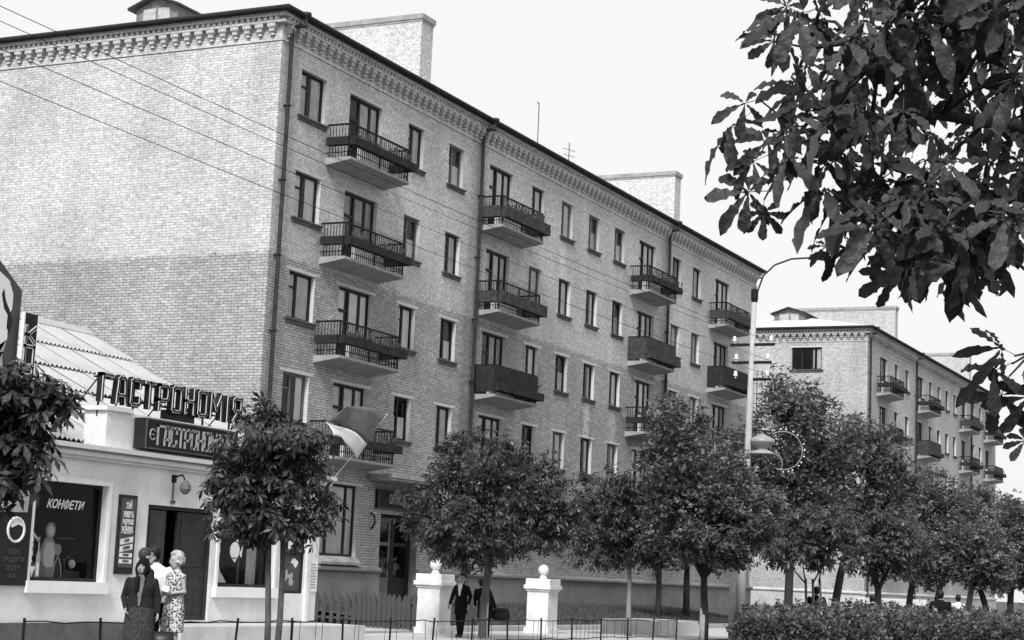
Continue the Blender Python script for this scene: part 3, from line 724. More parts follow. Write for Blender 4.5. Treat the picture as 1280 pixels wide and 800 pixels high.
    MB().ball((x + 1.60, .42, 1.42), .08, .05, .08).build('display_cup', PAINT_W, SHOP)
    MB().box(x + 1.40, x + 1.85, .6, .62, 1.85, 1.88).build('display_shelf', PAINT_M, SHOP)
    # second window
    x = P(29.28)
    for i, ch in enumerate('ЦОА'): obj('lettering', text_mesh(ch, PAINT_W, .14, .9, .004, .006), w2, (x + .22, yb, 2.05 - i * .26))
    paint(w2, [(x + .08, 1.18), (x + .55, 1.18), (x + .32, 1.40), (x + .20, 1.62), (x + .1, 1.5)], PAINT_G)
    paint(w2, ell(x + .78, 1.82, .17, .17), PAINT_W); paint(w2, [(x + .95, 1.75), (x + 1.06, 1.95), (x + 1.03, 1.68)], PAINT_W)
    paint(w2, [(x + .80, 2.02), (x + .93, 2.06), (x + .86, 1.98)], PAINT_W); paint(w2, [(x + .68, 1.68), (x + .88, 1.68), (x + .80, 1.58)], PAINT_W)
    MB().box(x + 1.2, x + 1.26, .35, .4, 1.12, 2.76).build('inner_post', FRAME_W, SHOP); pl = pleats(.35, 1.6, .35, x0=x + 1.5, z0=1.12); pl.build('curtain', CURT[1], SHOP)
    # narrow poster window
    x0, x1 = P(31.62), P(32.42)
    f = MB(); f.box(x0, x0 + .05, .02, .1, 1.0, 2.75); f.box(x1 - .05, x1, .02, .1, 1.0, 2.75); f.box(x0 + .05, x1 - .05, .02, .1, 2.70, 2.75); f.box(x0 + .05, x1 - .05, .02, .1, 1.0, 1.05); f.box(x0 + .05, x1 - .05, .022, .1, 1.80, 1.85)
    w3 = f.build('poster_frame', FRAME, SHOP); MB().box(x0 + .05, x1 - .05, .06, .098, 1.05, 2.70).build('poster', PAINT_M, w3)
    def blobs(x0, x1, z0, z1, n, mt, seed):
        r = random.Random(seed)
        for i in range(n):
            cx, cz = r.uniform(x0 + .1, x1 - .1), r.uniform(z0 + .1, z1 - .1); k2 = r.randint(5, 8)
            pts = [(cx + r.uniform(.04, .14) * math.cos(6.28 * j / k2), cz + r.uniform(.04, .14) * math.sin(6.28 * j / k2)) for j in range(k2)]
            paint(w3, pts, mt, 'painted_shape', .058 - .0015 * i)
    blobs(x0, x1, 1.9, 2.6, 6, PAINT_W, 3); blobs(x0, x1, 1.5, 1.8, 2, PAINT_W, 5); blobs(x0, x1, 1.1, 1.5, 5, PAINT_G, 8)
    MB().box(P(32.46), P(32.58), -.06, -.001, .42, 3.24).build('pilaster', PLASTER, SHOP)
    po = MB(); po.box(P(32.62), P(32.93), -.03, -.001, 1.05, 2.62); po = po.build('wall_poster', PAINT_W, SHOP)
    m = MB()
    for q in range(9): m.box(P(32.66) + .025 * (q % 2), P(32.89) - .02 * (q % 3), -.034, -.0301, 1.12 + q * .06, 1.15 + q * .06)
    m.build('lettering', PAINT_G, po); MB().tube([(P(32.70), -.032, 2.5), (P(32.75), -.032, 2.2), (P(32.86), -.032, 1.95), (P(32.80), -.032, 1.8)], .02, 5).build('painted_shape', PAINT_G, po)
    # dark board with a painted dish, at the far left
    bo = MB(); bo.box(P(22.2), P(23.75), -.06, -.001, 1.03, 2.75); bo = bo.build('poster_board', DARK, SHOP)
    cx = P(23.38); ring = [(cx + .20 * math.cos(t / 16 * 6.28), -.066, 1.95 + .20 * math.sin(t / 16 * 6.28)) for t in range(17)]
    MB().tube(ring, .022, 5).build('painted_shape', PAINT_W, bo); MB().prism([(cx - .17, 2.02), (cx - .05, 2.13), (cx + .12, 2.12), (cx + .18, 2.0), (cx + .05, 2.04), (cx - .1, 1.98)], 1, -.068, -.0605).build('painted_shape', PAINT_W, bo)
    MB().prism([(P(22.4), 2.2), (cx + .25, 2.25), (cx + .28, 2.68), (P(22.4), 2.7)], 1, -.064, -.0602).build('painted_shape', PAINT_G, bo)
    for i in range(4): obj('lettering', text_mesh(('СВІЖІ', 'ПРОДУКТИ', 'ЩОДНЯ', '8-20')[i], PAINT_M, .085, .8, .004), bo, (cx, -.064, 1.58 - i * .13))
    # slogan board
    sb = MB(); sb.box(P(26.09), P(26.58), -.05, -.001, 1.28, 2.70); sb = sb.build('slogan_board', FRAME, SHOP)
    MB().box(P(26.13), P(26.54), -.056, -.0501, 1.40, 2.64).build('slogan_field', PAINT_M, sb)
    b_ = P(26.335); rows_ = [('ХАЙ', .12, .5, 2.50, 0), ('ЖИВУТЬ', .11, .46, 2.34, 0), ('РАДЯНСЬКІ', .09, .42, 2.21, 0), ('ЖІНКИ-', .13, .5, 2.06, 0)]
    for tx, h, sx, z, _ in rows_: obj('lettering', text_mesh(tx, PAINT_W, h, sx, .004, .004), sb, (b_, -.062, z))
    for tx, z, h, til in (('АКТИВНІ', 1.88, .10, .10), ('БУДІВНИКИ', 1.75, .10, .10), ('КОМУНІЗМУ', 1.62, .075, 0), ('СУСПІЛЬСТВА', 1.51, .075, 0)):
        hw = .18; MB().prism([(b_ - hw, z - h * .5 - til * .3), (b_ + hw, z - h * .5 + til * .3), (b_ + hw, z + h * .5 + til * .3), (b_ - hw, z + h * .5 - til * .3)], 1, -.060, -.0562).build('text_band', PAINT_W, sb)
        o = obj('lettering', text_mesh(tx, PAINT_M, h * .62, .40, .004), sb, (b_, -.063, z)); o.rotation_euler = (0, -math.atan2(til * .6, .36), 0)
    # double door: left leaf ajar inwards
    dm = MB(); a, b = P(26.98), P(29.08)
    dm.box(a, a + .07, .06, .2, .45, 2.57); dm.box(b - .07, b, .06, .2, .45, 2.57); dm.box(a + .07, b - .07, .06, .2, 2.50, 2.57); dm.build('door_frame', DOORM, SHOP)
    def leaf(w, name='door_leaf'):
        m = MB(); m.box(0, w, 0, .05, 0, 2.02)
        for z0, z1 in ((.12, .85), (1.0, 1.9)): m.box(.12, w - .12, -.012, -.0005, z0, z1)
        return m
    l = leaf(.98).build('door_leaf', DOORM, SHOP); l.location = (b - .07 - .98, .10, .46); MB().box(.06, .09, -.06, 0, .95, 1.15).build('handle', PIPE, l)
    l = leaf(.62).build('door_leaf', mat('door_paint_worn', .04, .6, .4, 3, .2), SHOP); l.location = (a + .07, .10, .46)
    # lamp over the door
    lp = MB(); X = P(27.68); lp.box(X - .06, X + .06, -.03, -.001, 3.02, 3.16); lp.tube([(X, -.02, 3.12), (X, -.20, 3.16), (X + .06, -.24, 3.05)], .018, 6); lo = lp.build('wall_lamp', IRON, SHOP)
    MB().lathe([(.03, 3.07), (.10, 2.98), (.11, 2.90), (.06, 2.82), (.02, 2.80)], 12, (X + .06, -.24)).build('lamp_shade', FRAME_W, lo)
    MB().box(X - .012, X + .012, -.02, -.001, 2.68, 3.02).box(X - .05, X + .03, -.06, -.001, 2.62, 2.68).build('conduit', PAINT_M, lo)
    # doorstep platform
    MB().box(P(26.6), P(SX1) + .1, -1.2, -.055, -.05, .40).build('doorstep', mat('doorstep_concrete', .5, .9, .15, 2, .3, fine=.1), SHOP)
shop()

# ------------------------------------------------------------------ signs on the shop
STROKES = {'Г': [[(0, 0), (0, 1), (.5, 1)]], 'А': [[(0, 0), (.08, .92), (.15, 1), (.35, 1), (.42, .92), (.5, 0)], [(.04, .3), (.46, .3)]], 'С': [[(.5, .72), (.5, .92), (.42, 1), (.08, 1), (0, .92), (0, .08), (.08, 0), (.42, 0), (.5, .08), (.5, .28)]],
           'Т': [[(0, 1), (.54, 1)], [(.27, 1), (.27, 0)]], 'Р': [[(0, 0), (0, 1), (.4, 1), (.5, .9), (.5, .5), (.4, .4), (0, .4)]], 'О': [[(.08, 0), (.42, 0), (.5, .08), (.5, .92), (.42, 1), (.08, 1), (0, .92), (0, .08), (.08, 0)]],
           'Н': [[(0, 0), (0, 1)], [(.5, 0), (.5, 1)], [(0, .5), (.5, .5)]], 'М': [[(0, 0), (.03, 1), (.34, .35), (.65, 1), (.68, 0)]], 'І': [[(.1, 0), (.1, 1)]], 'Я': [[(.5, 0), (.5, 1), (.1, 1), (0, .9), (0, .55), (.1, .45), (.5, .45)], [(.3, .45), (0, 0)]],
           'К': [[(0, 0), (0, 1)], [(.5, 1), (.12, .5), (.5, 0)], [(0, .5), (.12, .5)]], 'П': [[(0, 0), (0, 1), (.5, 1), (.5, 0)]]}
WID = {'М': .68, 'І': .2, 'Т': .54}
def stroke(mb, ch, h, sx, t, y0, y1, ox=0.0, oz=0.0):
    for line in STROKES[ch]:
        for (a, b) in zip(line[:-1], line[1:]):
            A = Vector((a[0] * h * sx + ox, a[1] * h + oz)); B = Vector((b[0] * h * sx + ox, b[1] * h + oz)); d = (B - A).normalized(); n = Vector((-d.y, d.x)) * t / 2; e = d * t / 2
            q = [A - e + n, A - e - n, B + e - n, B + e + n]; mb.prism([(p.x, p.y) for p in q], 1, y0, y1)
def lettering_sign():
    X0, X1_ = 25.56, 29.92; h = .455; zb = 4.37; y = SY + .12
    T = thing('rooftop_sign', 'open metal letters spelling ГАСТРОНОМІЯ on a frame above the shop parapet', 'sign', (X0, y, zb))
    word = 'ГАСТРОНОМІЯ'; ws = [WID.get(c, .5) for c in word]; sx = 1.15; gap = ((X1_ - X0) - sum(w * h * sx for w in ws)) / (len(word) - 1)
    x = 0.0
    jit = random.Random(4)
    for c, w in zip(word, ws):
        oz = jit.uniform(-.012, .012)
        m = MB(); stroke(m, c, h, sx, .074, 0, .11); lt = m.build('letter', DARK, T, (x, 0, oz))
        m = MB(); stroke(m, c, h, sx, .056, -.012, -.0005); m.build('letter_face', PAINT_W, lt)
        m = MB(); stroke(m, c, h, sx, .030, -.020, -.0125); m.build('letter_core', FRAME, lt)
        x += w * h * sx + gap
    L = X1_ - X0; f = MB()
    for z in (.06, .40): f.box(-.1, L + .1, .115, .145, z - .015, z + .015)
    for q in (.1, 1.1, 2.2, 3.3, 4.2): f.box(q - .015, q + .015, .145, .175, -.30, .5); f.tube([(q, .16, .45), (q + .1, .75, -.12)], .014, 5)
    f.build('sign_frame', IRON, T)
    s = MB(); s.box(2.05, 2.95, .10, .24, -.18, .02); s.build('transformer_box', DARK, T)
lettering_sign()
def board_sign():
    X0, X1_ = 26.42, 29.32; z0, z1 = 3.56, 4.12; y = SY - .24
    T = thing('sign_board', 'long dark sign board reading ГАСТРОНОМІЯ in pale letters on the shop parapet', 'sign', (X0, y, z0))
    MB().box(0, X1_ - X0, 0, .26, 0, z1 - z0).build('board', DARK, T); f = MB(); L = X1_ - X0; H = z1 - z0
    for a, b, c, d in ((0, L, 0, .03), (0, L, H - .03, H), (0, .03, .0301, H - .0301), (L - .03, L, .0301, H - .0301)): f.box(a, b, -.02, -.0005, c, d)
    f.build('board_frame', PAINT_M, T); word = 'ГАСТРОНОМІЯ'; h = .33; sx = .95; ws = [WID.get(c, .5) for c in word]; gap = (2.20 - sum(w * h * sx for w in ws)) / 10; x = .36
    for c, w in zip(word, ws):
        m = MB(); stroke(m, c, h, sx, .042, -.018, -.0005); m.build('letter', PAINT_G, T, (x, 0, .11)); x += w * h * sx + gap
    for cx in (.20, 2.70):
        r = .085; m = MB(); m.tube([(cx + r * math.cos(t), -.012, .27 + r * 1.15 * math.sin(t)) for t in np.linspace(.7, 5.6, 12)], .012, 5); m.box(cx - r, cx + .04, -.02, -.002, .262, .278); m.build('emblem', PAINT_G, T)
board_sign()
def party_sign():
    T = thing('vertical_sign', 'narrow upright sign with the outlined letters КПРС beside the painted portrait board', 'sign', (23.36, SY + .1, 3.5))
    m = MB(); m.box(0, .32, 0, .05, .55, 2.10); m.box(.02, .06, .0, .05, .0, .55); m.box(.26, .30, .0, .05, .0, .55); m.build('panel', DARK, T); MB().box(-.03, -.0005, -.01, .055, .5, 2.11).build('panel_edge', PAINT_W, T)
    for i, c in enumerate('КПРС'):
        q = MB(); stroke(q, c, .27, 1.7, .062, -.012, -.0005, .05, 1.60 - i * .33); lt = q.build('letter', PAINT_W, T); q = MB(); stroke(q, c, .27, 1.7, .026, -.02, -.0125, .05, 1.60 - i * .33); q.build('letter_core', DARK, lt)
    T = thing('portrait_board', 'tall dark board with a painted profile portrait on the shop roof edge', 'board', (21.8, SY + .25, 3.5))
    m = MB(); m.prism([(0, .2), (1.60, .2), (1.60, 2.48), (.45, 3.30), (0, 3.30)], 1, 0, .06); m.box(.3, .4, .06, .12, .0, 2.5); m.box(1.2, 1.3, .06, .12, 0, 2.4); m.build('panel', PAINT_M, T)
    def sh(pts, m_, d): MB().prism([(a + .17, b) for a, b in pts], 1, -.004 * d, -.004 * (d - 1) - .0004).build('painted_shape', m_, T)
    # pale head seen from the side, hair, collar and lapel
    sh([(.60, 1.55), (.95, 1.35), (1.16, 1.62), (1.14, 1.95), (1.22, 2.15), (1.22, 2.38), (1.10, 2.60), (.85, 2.72), (.55, 2.70), (.5, 2.1)], PAINT_W, 1)
    sh([(.98, 2.45), (1.05, 2.25), (1.20, 2.05), (1.24, 1.95), (1.20, 1.72), (1.12, 1.80), (1.12, 2.02), (1.02, 2.12), (.94, 2.35)], FRAME, 2)
    sh([(.62, 1.25), (1.10, 1.40), (1.14, 1.60), (.95, 1.30), (.8, 1.1)], PAINT_G, 2)
    sh([(.75, .6), (1.06, 1.35), (1.20, .55)], PAINT_G, 3); sh([(.86, .5), (1.06, 1.15), (1.14, .5)], PAINT_M, 4)
party_sign()

# ------------------------------------------------------------------ flag on a leaning staff
def flag():
    base = at(418, 597, 38.6); tip = at(482.5, 520, 39.6)
    T = thing('flag', 'two striped cloth flag, dark over pale, blowing from a leaning staff beside the chestnut', 'flag', tuple(base)); b = Vector(base); t = Vector(tip)
    m = MB(); m.tube([(b - b), (t - b) * 1.01], .011, 6); m.ball((t - b) * 1.02, .025); m.build('staff', CONC, T)
    m = MB(); m.tube([(-.55, -.02, -.42), (-.2, 0, -.15), (0, 0, 0)], .03, 6); m.build('bracket', IRON, T)
    # cloth: hoist along the upper staff, fly blown towards the camera side
    A = np.array(at(481, 522, 39.58)); Bq = np.array(at(446, 574, 39.05)); C = np.array(at(403, 528, 38.0)); Dq = np.array(at(430, 508, 38.5)); Eq = np.array(at(414, 545, 38.0))
    def grid(h0, h1, f0, f1, name, mt, nu=14, nv=6):
        V = []; F = []
        for i in range(nu + 1):
            for j in range(nv + 1):
                u, v = i / nu, j / nv; p = (h0 * (1 - v) + h1 * v) * (1 - u) + (f0 * (1 - v) + f1 * v) * u
                p = p + np.array([.3, -.9, .25]) * (.09 * math.sin(u * 7 + v * 2.0) * u + .05 * math.sin(u * 3)) + np.array([0, 0, .10 * math.sin(u * math.pi)])
                V.append(tuple(p - base))
        for i in range(nu):
            for j in range(nv): q = i * (nv + 1) + j; F.append((q, q + nv + 1, q + nv + 2, q + 1))
        mb = MB(); mb.v = V; mb.f = F; o = mb.build(name, mt, T, smooth=True); s = o.modifiers.new('s', 'SOLIDIFY'); s.thickness = .004
    hm = A * .36 + Bq * .64
    grid(A, hm, Dq, C, 'dark_stripe', mat('flag_dark', .13, .9, .25, 4)); grid(hm, Bq, C, Eq, 'pale_stripe', mat('flag_pale', .62, .9, .1, 4))
flag()

# ------------------------------------------------------------------ gate posts, picket fence, railing, kerb block
POSTW = mat('post_whitewash', .70, .9, .2, 2.2, .5, 25, fine=.10)
def post_mesh(T):
    s = .33; m = MB(); m.box(-s, s, -s, s, -.02, 1.18); m.build('shaft', POSTW, T)
    m = MB(); m.box(-s - .05, s + .05, -s - .05, s + .05, -.02, .16); m.build('base', POSTW, T)
    m = MB(); m.box(-s - .04, s + .04, -s - .04, s + .04, 1.18, 1.24); m.box(-s - .09, s + .09, -s - .09, s + .09, 1.2401, 1.36); m.box(-s - .05, s + .05, -s - .05, s + .05, 1.3601, 1.54)
    o = m.build('cap', POSTW, T); bv = o.modifiers.new('b', 'BEVEL'); bv.width = .012
    m = MB(); m.lathe([(.13, 1.54), (.09, 1.60), (.07, 1.64), (.08, 1.66)] + [(.155 * math.sin(t) + .001, 1.79 - .155 * math.cos(t)) for t in np.linspace(.5, math.pi, 9)], 18); m.build('ball_finial', POSTW, T, smooth=True)
for (x, y, lb) in ((41.95, 22.45, 'white gate post with a ball finial beside the picket fence'), (47.2, 21.75, 'white gate post with a ball finial standing alone by the grass bank')):
    post_mesh(thing('gate_post', lb, 'gate post', (x, y, 0), group='white gate posts'))
def picket_fence():
    T = thing('picket_fence', 'weathered wooden picket fence running back from a white gate post', 'fence', (41.62, 22.85, 0))
    L = 3.7; T.rotation_euler = (0, 0, R_(90)); r = random.Random(3); x = .0; i = 0; ms = []
    for k in range(6):
        h = .93 + r.uniform(-.05, .05); w = .115 + r.uniform(-.012, .012); m = MB(); m.prism([(-w / 2, 0), (w / 2, 0), (w / 2, h - .10), (r.uniform(-.01, .01), h), (-w / 2, h - .10)], 1, -.012, .012); ms.append(mesh_of(m, 'picket', WOOD))
    while x < L:
        o = obj('picket', ms[r.randrange(6)], T, (x, r.uniform(-.006, .006), .08), (0, r.uniform(-.03, .03), 0)); i += 1; x += .24 if x > 1.7 else .15
    f = MB(); f.box(-.1, L + .05, -.06, -.0135, .24, .31); f.box(-.1, L + .05, -.06, -.0135, .74, .81); f.build('fence_rail', WOOD, T)
    for q in (0.1, 1.9, 3.6): MB().box(q - .05, q + .05, -.16, -.061, -.05, .95).build('fence_post', WOOD, T)
picket_fence()
def railing():
    r = random.Random(9)
    T = thing('iron_railing', 'low rusty iron railing with thin bars along the pavement edge', 'railing', (20.0, 17.2, 0)); L = 26.0; n = 15
    for i in range(n + 1):
        x = L * i / n; tl = r.uniform(-.04, .04); MB().tube([(0, 0, -.05), (tl, r.uniform(-.03, .03), .66)], .022, 6).build('railing_post', IRON, T, (x, 0, 0))
    m = MB()
    for z in (.60, .18):
        pts = [(L * k / 60, r.uniform(-.012, .012), z + r.uniform(-.02, .02)) for k in range(61)]; m.tube(pts, .010, 5)
    m.build('railing_bar', IRON, T)
    b = MB(); x = 6.5
    while x < L:
        x += .24 + r.uniform(-.05, .05)
        if r.random() < .5: b.tube([(x, 0, .16), (x + r.uniform(-.05, .05), 0, .62)], .0055, 5)
    tag(b.build('railing_infill', IRON, T), kind='stuff')
railing()
def kerb_block():
    T = thing('concrete_planter', 'low pale concrete planter block at the end of the grass bank', 'planter', (51.6, 19.9, 0))
    m = MB(); m.box(0, 3.6, 0, .25, 0, .42); m.box(0, 3.6, 1.6, 1.85, 0, .42); m.box(0, .25, .25, 1.6, 0, .42); m.box(3.35, 3.6, .25, 1.6, 0, .42); m.build('rim', KERBM, T); MB().box(.25, 3.35, .25, 1.6, 0, .34).build('soil', EARTH, T)
kerb_block()
def white_fence():
    T = thing('white_picket_fence', 'white garden fence of pointed pickets under the trees before the pale building', 'fence', (92.0, 24.6, 0)); m = MB(); m.prism([(-.05, 0), (.05, 0), (.05, 1.0), (0, 1.1), (-.05, 1.0)], 1, -.012, .012); me = mesh_of(m, 'picket', WHITE); x = 0
    while x < 16: obj('picket', me, T, (x, 0, .25)); x += .22
    MB().box(-.1, 16, .0125, .05, .5, .57).box(-.1, 16, .0125, .05, 1.0, 1.07).build('fence_rail', WHITE, T)
    for q in range(0, 17, 2): MB().box(q - .05, q + .05, .051, .14, 0, 1.2).build('fence_post', WHITE, T)
white_fence()

# ------------------------------------------------------------------ street pole, lamp and wires
PX, PY = 51.9, 17.4
WIRES = [(-.55, 8.92), (.55, 9.2), (-.5, 8.36), (-.5, 7.92)]
def pole(x, y, label, lamp):
    T = thing('street_pole', label, 'pole', (x, y, 0)); H = 10.3; lean = .02 if lamp else 0.0     # leans away from the camera's left
    sx = lambda z: (lean * .43 * z, -lean * .9 * z)
    m = MB(); m.tube([(0, 0, -.1), (*sx(2), 2), (*sx(5), 5), (*sx(H), H)], [.15, .13, .105, .08], 12); m.build('shaft', POLEM, T, smooth=True)
    m = MB(); m.box(-.28, -.08, .08, .26, -.1, 1.7); m.build('footing_stub', mat('stub_concrete', .3, .9, .2, 3, .3), T)
    arms = {}
    for z, w in ((9.0, .70), (8.45, .62), (7.93, .62)):
        cx, cy = sx(z); a = MB(); a.box(cx - .05, cx + .05, cy - w, cy + w, z - .14, z - .06); arms[z] = a.build('crossarm', IRON, T)
        for q in (-w + .12, w - .12):
            i = MB(); i.lathe([(.02, z - .06), (.02, z), (.06, z + .01), (.065, z + .06), (.045, z + .08), (.055, z + .10), (.05, z + .15), (.02, z + .17)], 10, (cx, cy + q)); i.build('insulator', PORC, arms[z])
    if lamp:
        cx, cy = sx(H)
        rt = np.array([.38, -.92, 0])
        m = MB(); P = [(0, -.5), (.05, .15), (.25, .75), (.6, 1.1), (1.1, 1.3), (1.9, 1.38)]
        m.tube([(cx + rt[0] * a, cy + rt[1] * a, H + b) for a, b in P], .03, 8); ar = m.build('lamp_arm', PIPE, T)
        e = (cx + rt[0] * 1.9, cy + rt[1] * 1.9, H + 1.38); MB().ball((e[0] + rt[0] * .25, e[1] + rt[1] * .25, e[2] - .03), .14, .28, .07).build('lamp_head', PIPE, ar)
        m = MB(); m.lathe([(.08, H - .1), (.11, H + .02), (.11, H + .30), (.06, H + .34)], 10, (cx, cy)); m.build('pole_cap', IRON, T)
        # decorative lantern hung in a ring hung with small bulbs
        z = 6.05; cx, cy = sx(z); R0 = .58; c = np.array([cx, cy]) + rt[:2] * 1.06
        ring = [(c[0] + rt[0] * R0 * math.cos(t), c[1] + rt[1] * R0 * math.cos(t), z - .35 + R0 * math.sin(t)) for t in np.linspace(2.25, -1.9, 26)]
        rg = MB().tube(ring, .014, 8).build('ornament_ring', CONC, T, smooth=True)
        m = MB(); bmesh_ = mesh_of(MB().ball((0, 0, 0), .027), 'bulb', PORC, True)
        for t in (1.7, 1.45, 1.1, .85, .35, .05, -.25, -.55, -.75, -1.1, -1.3, -1.55): obj('bulb', bmesh_, rg, (c[0] + rt[0] * (R0 + .07) * math.cos(t), c[1] + rt[1] * (R0 + .07) * math.cos(t), z - .35 + (R0 + .07) * math.sin(t)))
        m = MB(); m.tube([(cx, cy, z + .25), (cx + rt[0] * .7, cy + rt[1] * .7, z + .22), ring[0]], .025, 6); m.tube([ring[0], (cx + rt[0] * .42, cy + rt[1] * .42, z + .12)], .03, 6); m.build('bracket', IRON, T)
        l = (cx + rt[0] * .42, cy + rt[1] * .42)
        lm = MB(); lm.lathe([(.04, z + .14), (.20, z + .06), (.36, z - .02), (.39, z - .10), (.385, z - .13), (.28, z - .24), (.20, z - .29), (.18, z - .30)], 24, l); lo = lm.build('lantern', mat('lantern_enamel', .28, .4, .1, 4, spec=.5), T, smooth=True)
        MB().lathe([(.18, z - .30), (.17, z - .36), (.25, z - .38), (.40, z - .46), (.41, z - .485), (.30, z - .49)], 24, l).build('lantern_reflector', CONC, lo, smooth=True)
        MB().tube([(l[0] + rt[0] * .38, l[1] + rt[1] * .38, z - .46), (l[0] + rt[0] * .55, l[1] + rt[1] * .55, z - .52), (l[0] + rt[0] * .62, l[1] + rt[1] * .62, z - .70), (l[0] + rt[0] * .62, l[1] + rt[1] * .62, z - .9)], .015, 6).build('ornament_curl', CONC, lo, smooth=True)
        # iron rungs/strap ladder down one side
        m = MB(); cx, cy = sx(7)
        for s in (.20, .36): m.tube([(cx + rt[0] * s, cy + rt[1] * s, 5.2), (cx + rt[0] * s, cy + rt[1] * s, 8.1)], .012, 5)
        for k in range(10): z2 = 5.3 + k * .3; m.tube([(cx + rt[0] * .06, cy + rt[1] * .06, z2), (cx + rt[0] * .36, cy + rt[1] * .36, z2)], .010, 5)
        m.build('ladder', IRON, T)
    return T
pole(PX, PY, 'pale concrete street pole with insulators, a curved lamp arm and a ring lantern', True)
def wires():
    for i, (dy, z) in enumerate(WIRES):
        x0 = 8.0; n = 40; pts = []
        ly = -.02 * .9 * z
        for k in range(n + 1):
            t = k / n; x = x0 + (PX + .02 * .43 * z - x0) * t; y = PY + dy + ly * t; pts.append((x, y, z + .06 + .12 * (1 - t) - .22 * 4 * t * (1 - t)))
        o = MB().tube(pts, .006, 5).build('overhead_wire', IRON, None)
        tag(o, 'thin black overhead wire, ' + ('second from the top', 'topmost', 'third from the top', 'lowest')[i] + ' of those tied to the concrete pole', 'wire', 'overhead street wires')
wires()
pole(8.0, PY, 'plain concrete street pole holding the near end of the overhead wires', False)

# ================================================================== trees
LEAF_C = leaf_mat('chestnut_leaf', .048, .2, .38, .6, .5)
LEAF_M = leaf_mat('street_tree_leaf', .145, .3, .40, .85, .5)
LEAF_F = leaf_mat('near_chestnut_leaf', .042, .2, .5, .6, .3)
LEAF_H = leaf_mat('hedge_leaf', .10, .2, .45, .7)

def leaflet(u, wmax, n, serr=0.0, curl=.25, fold=.12):
    """one obovate leaflet along +x, length 1: list of centre/left/right points"""
    C = []; Lf = []; Rt = []
    for i in range(n + 1):
        t = i / n; w = wmax * (t ** 1.1) * math.sqrt(max(0.0, 1 - t ** 5)) * 1.15 if 0 < t < 1 else (0.012 if t == 0 else 0.0)
        if serr and 0 < i < n: w *= 1 + (serr if i % 2 else -serr)
        z = -curl * t * t
        wl, wr = (w * random.uniform(.82, 1.1), w * random.uniform(.82, 1.1)) if serr else (w, w); wv = .05 * math.sin(i * 1.9 + wmax * 90) if serr else 0.0
        C.append((t, 0, z)); Lf.append((t - w * .12, wl, z + fold * w + wv)); Rt.append((t - w * .12, -wr, z + fold * w - wv))
    return C, Lf, Rt
def palmate(nl=6, n=4, wmax=.2, serr=0.0, seed=0, petiole=.35, spread=2.3):
    """horse chestnut leaf: leaflets fanned from the end of a stalk; +x is outwards, z up, unit leaflet length"""
    r = random.Random(seed); V = []; F = []
    for k in range(nl):
        a = (k / (nl - 1) - .5) * 2 * spread / 1.0 * .95 + r.uniform(-.08, .08); ln = (.62 + .38 * math.cos(a * .62)) * r.uniform(.9, 1.08); droop = r.uniform(.1, .45)
        C, Lf, Rt = leaflet(0, wmax * r.uniform(.9, 1.1), n, serr, r.uniform(.15, .65 if serr else .4), r.uniform(.05, .7 if serr else .35)); b = len(V); ca, sa = math.cos(a), math.sin(a)
        for P in (C, Lf, Rt):
            for (x, y, z) in P:
                x, y, z = x * ln, y * ln, z * ln - droop * x * ln
                V.append((x * ca - y * sa, x * sa + y * ca, z))
        m = n + 1
        for i in range(n):
            F.append((b + i, b + i + 1, b + m + i + 1)); F.append((b + i, b + m + i + 1, b + m + i)); F.append((b + i, b + 2 * m + i, b + 2 * m + i + 1)); F.append((b + i, b + 2 * m + i + 1, b + i + 1))
    b = len(V); q = .012; V += [(0, -q, 0), (0, q, 0), (-petiole, q, .06), (-petiole, -q, .06)]; F += [(b, b + 1, b + 2), (b, b + 2, b + 3)]
    return np.array(V), np.array(F)
def simple_leaf(seed=0):
    V = np.array([(0, 0, 0), (.45, .30, .05), (1, 0, -.12), (.45, -.30, .05), (.5, 0, -.03)]); F = np.array([(0, 4, 1), (1, 4, 2), (0, 3, 4), (3, 2, 4)]); return V, F
def spray(seed):
    """a short twig end with several small leaves"""
    r = random.Random(seed); V = []; F = []; a0, f0 = simple_leaf()
    for k in range(6):
        a = r.uniform(-2.4, 2.4); p = np.array([r.uniform(-.3, .8), r.uniform(-.35, .35), r.uniform(-.2, .2)]); t = r.uniform(-.6, .5); s = r.uniform(.5, .85)
        M3 = np.array(Matrix.Rotation(a, 3, 'Z') @ Matrix.Rotation(t, 3, 'Y') @ Matrix.Rotation(r.uniform(-.7, .7), 3, 'X')); b = len(V)
        V += list((a0 * s) @ M3.T + p); F += [tuple(np.array(f) + b) for f in f0]
    return np.array(V), np.array(F)
TPL_C = [palmate(random.Random(i).choice((5, 6, 7)), 3, .29, 0, i) for i in range(5)]
TPL_S = [spray(i) for i in range(5)]
TPL_N = [palmate(random.Random(i + 50).choice((5, 6, 7)), 14, .235, .035, i + 50, .5, 2.4) for i in range(9)]

def frames(dirs, ups, roll):
    """rotation matrices: local x -> dirs, local z near ups"""
    x = dirs / np.linalg.norm(dirs, axis=1)[:, None]; y = np.cross(ups, x); y /= np.linalg.norm(y, axis=1)[:, None] + 1e-9; z = np.cross(x, y)
    c, s = np.cos(roll)[:, None], np.sin(roll)[:, None]; y2 = y * c + z * s; z2 = z * c - y * s
    return np.stack([x, y2, z2], 2)     # columns

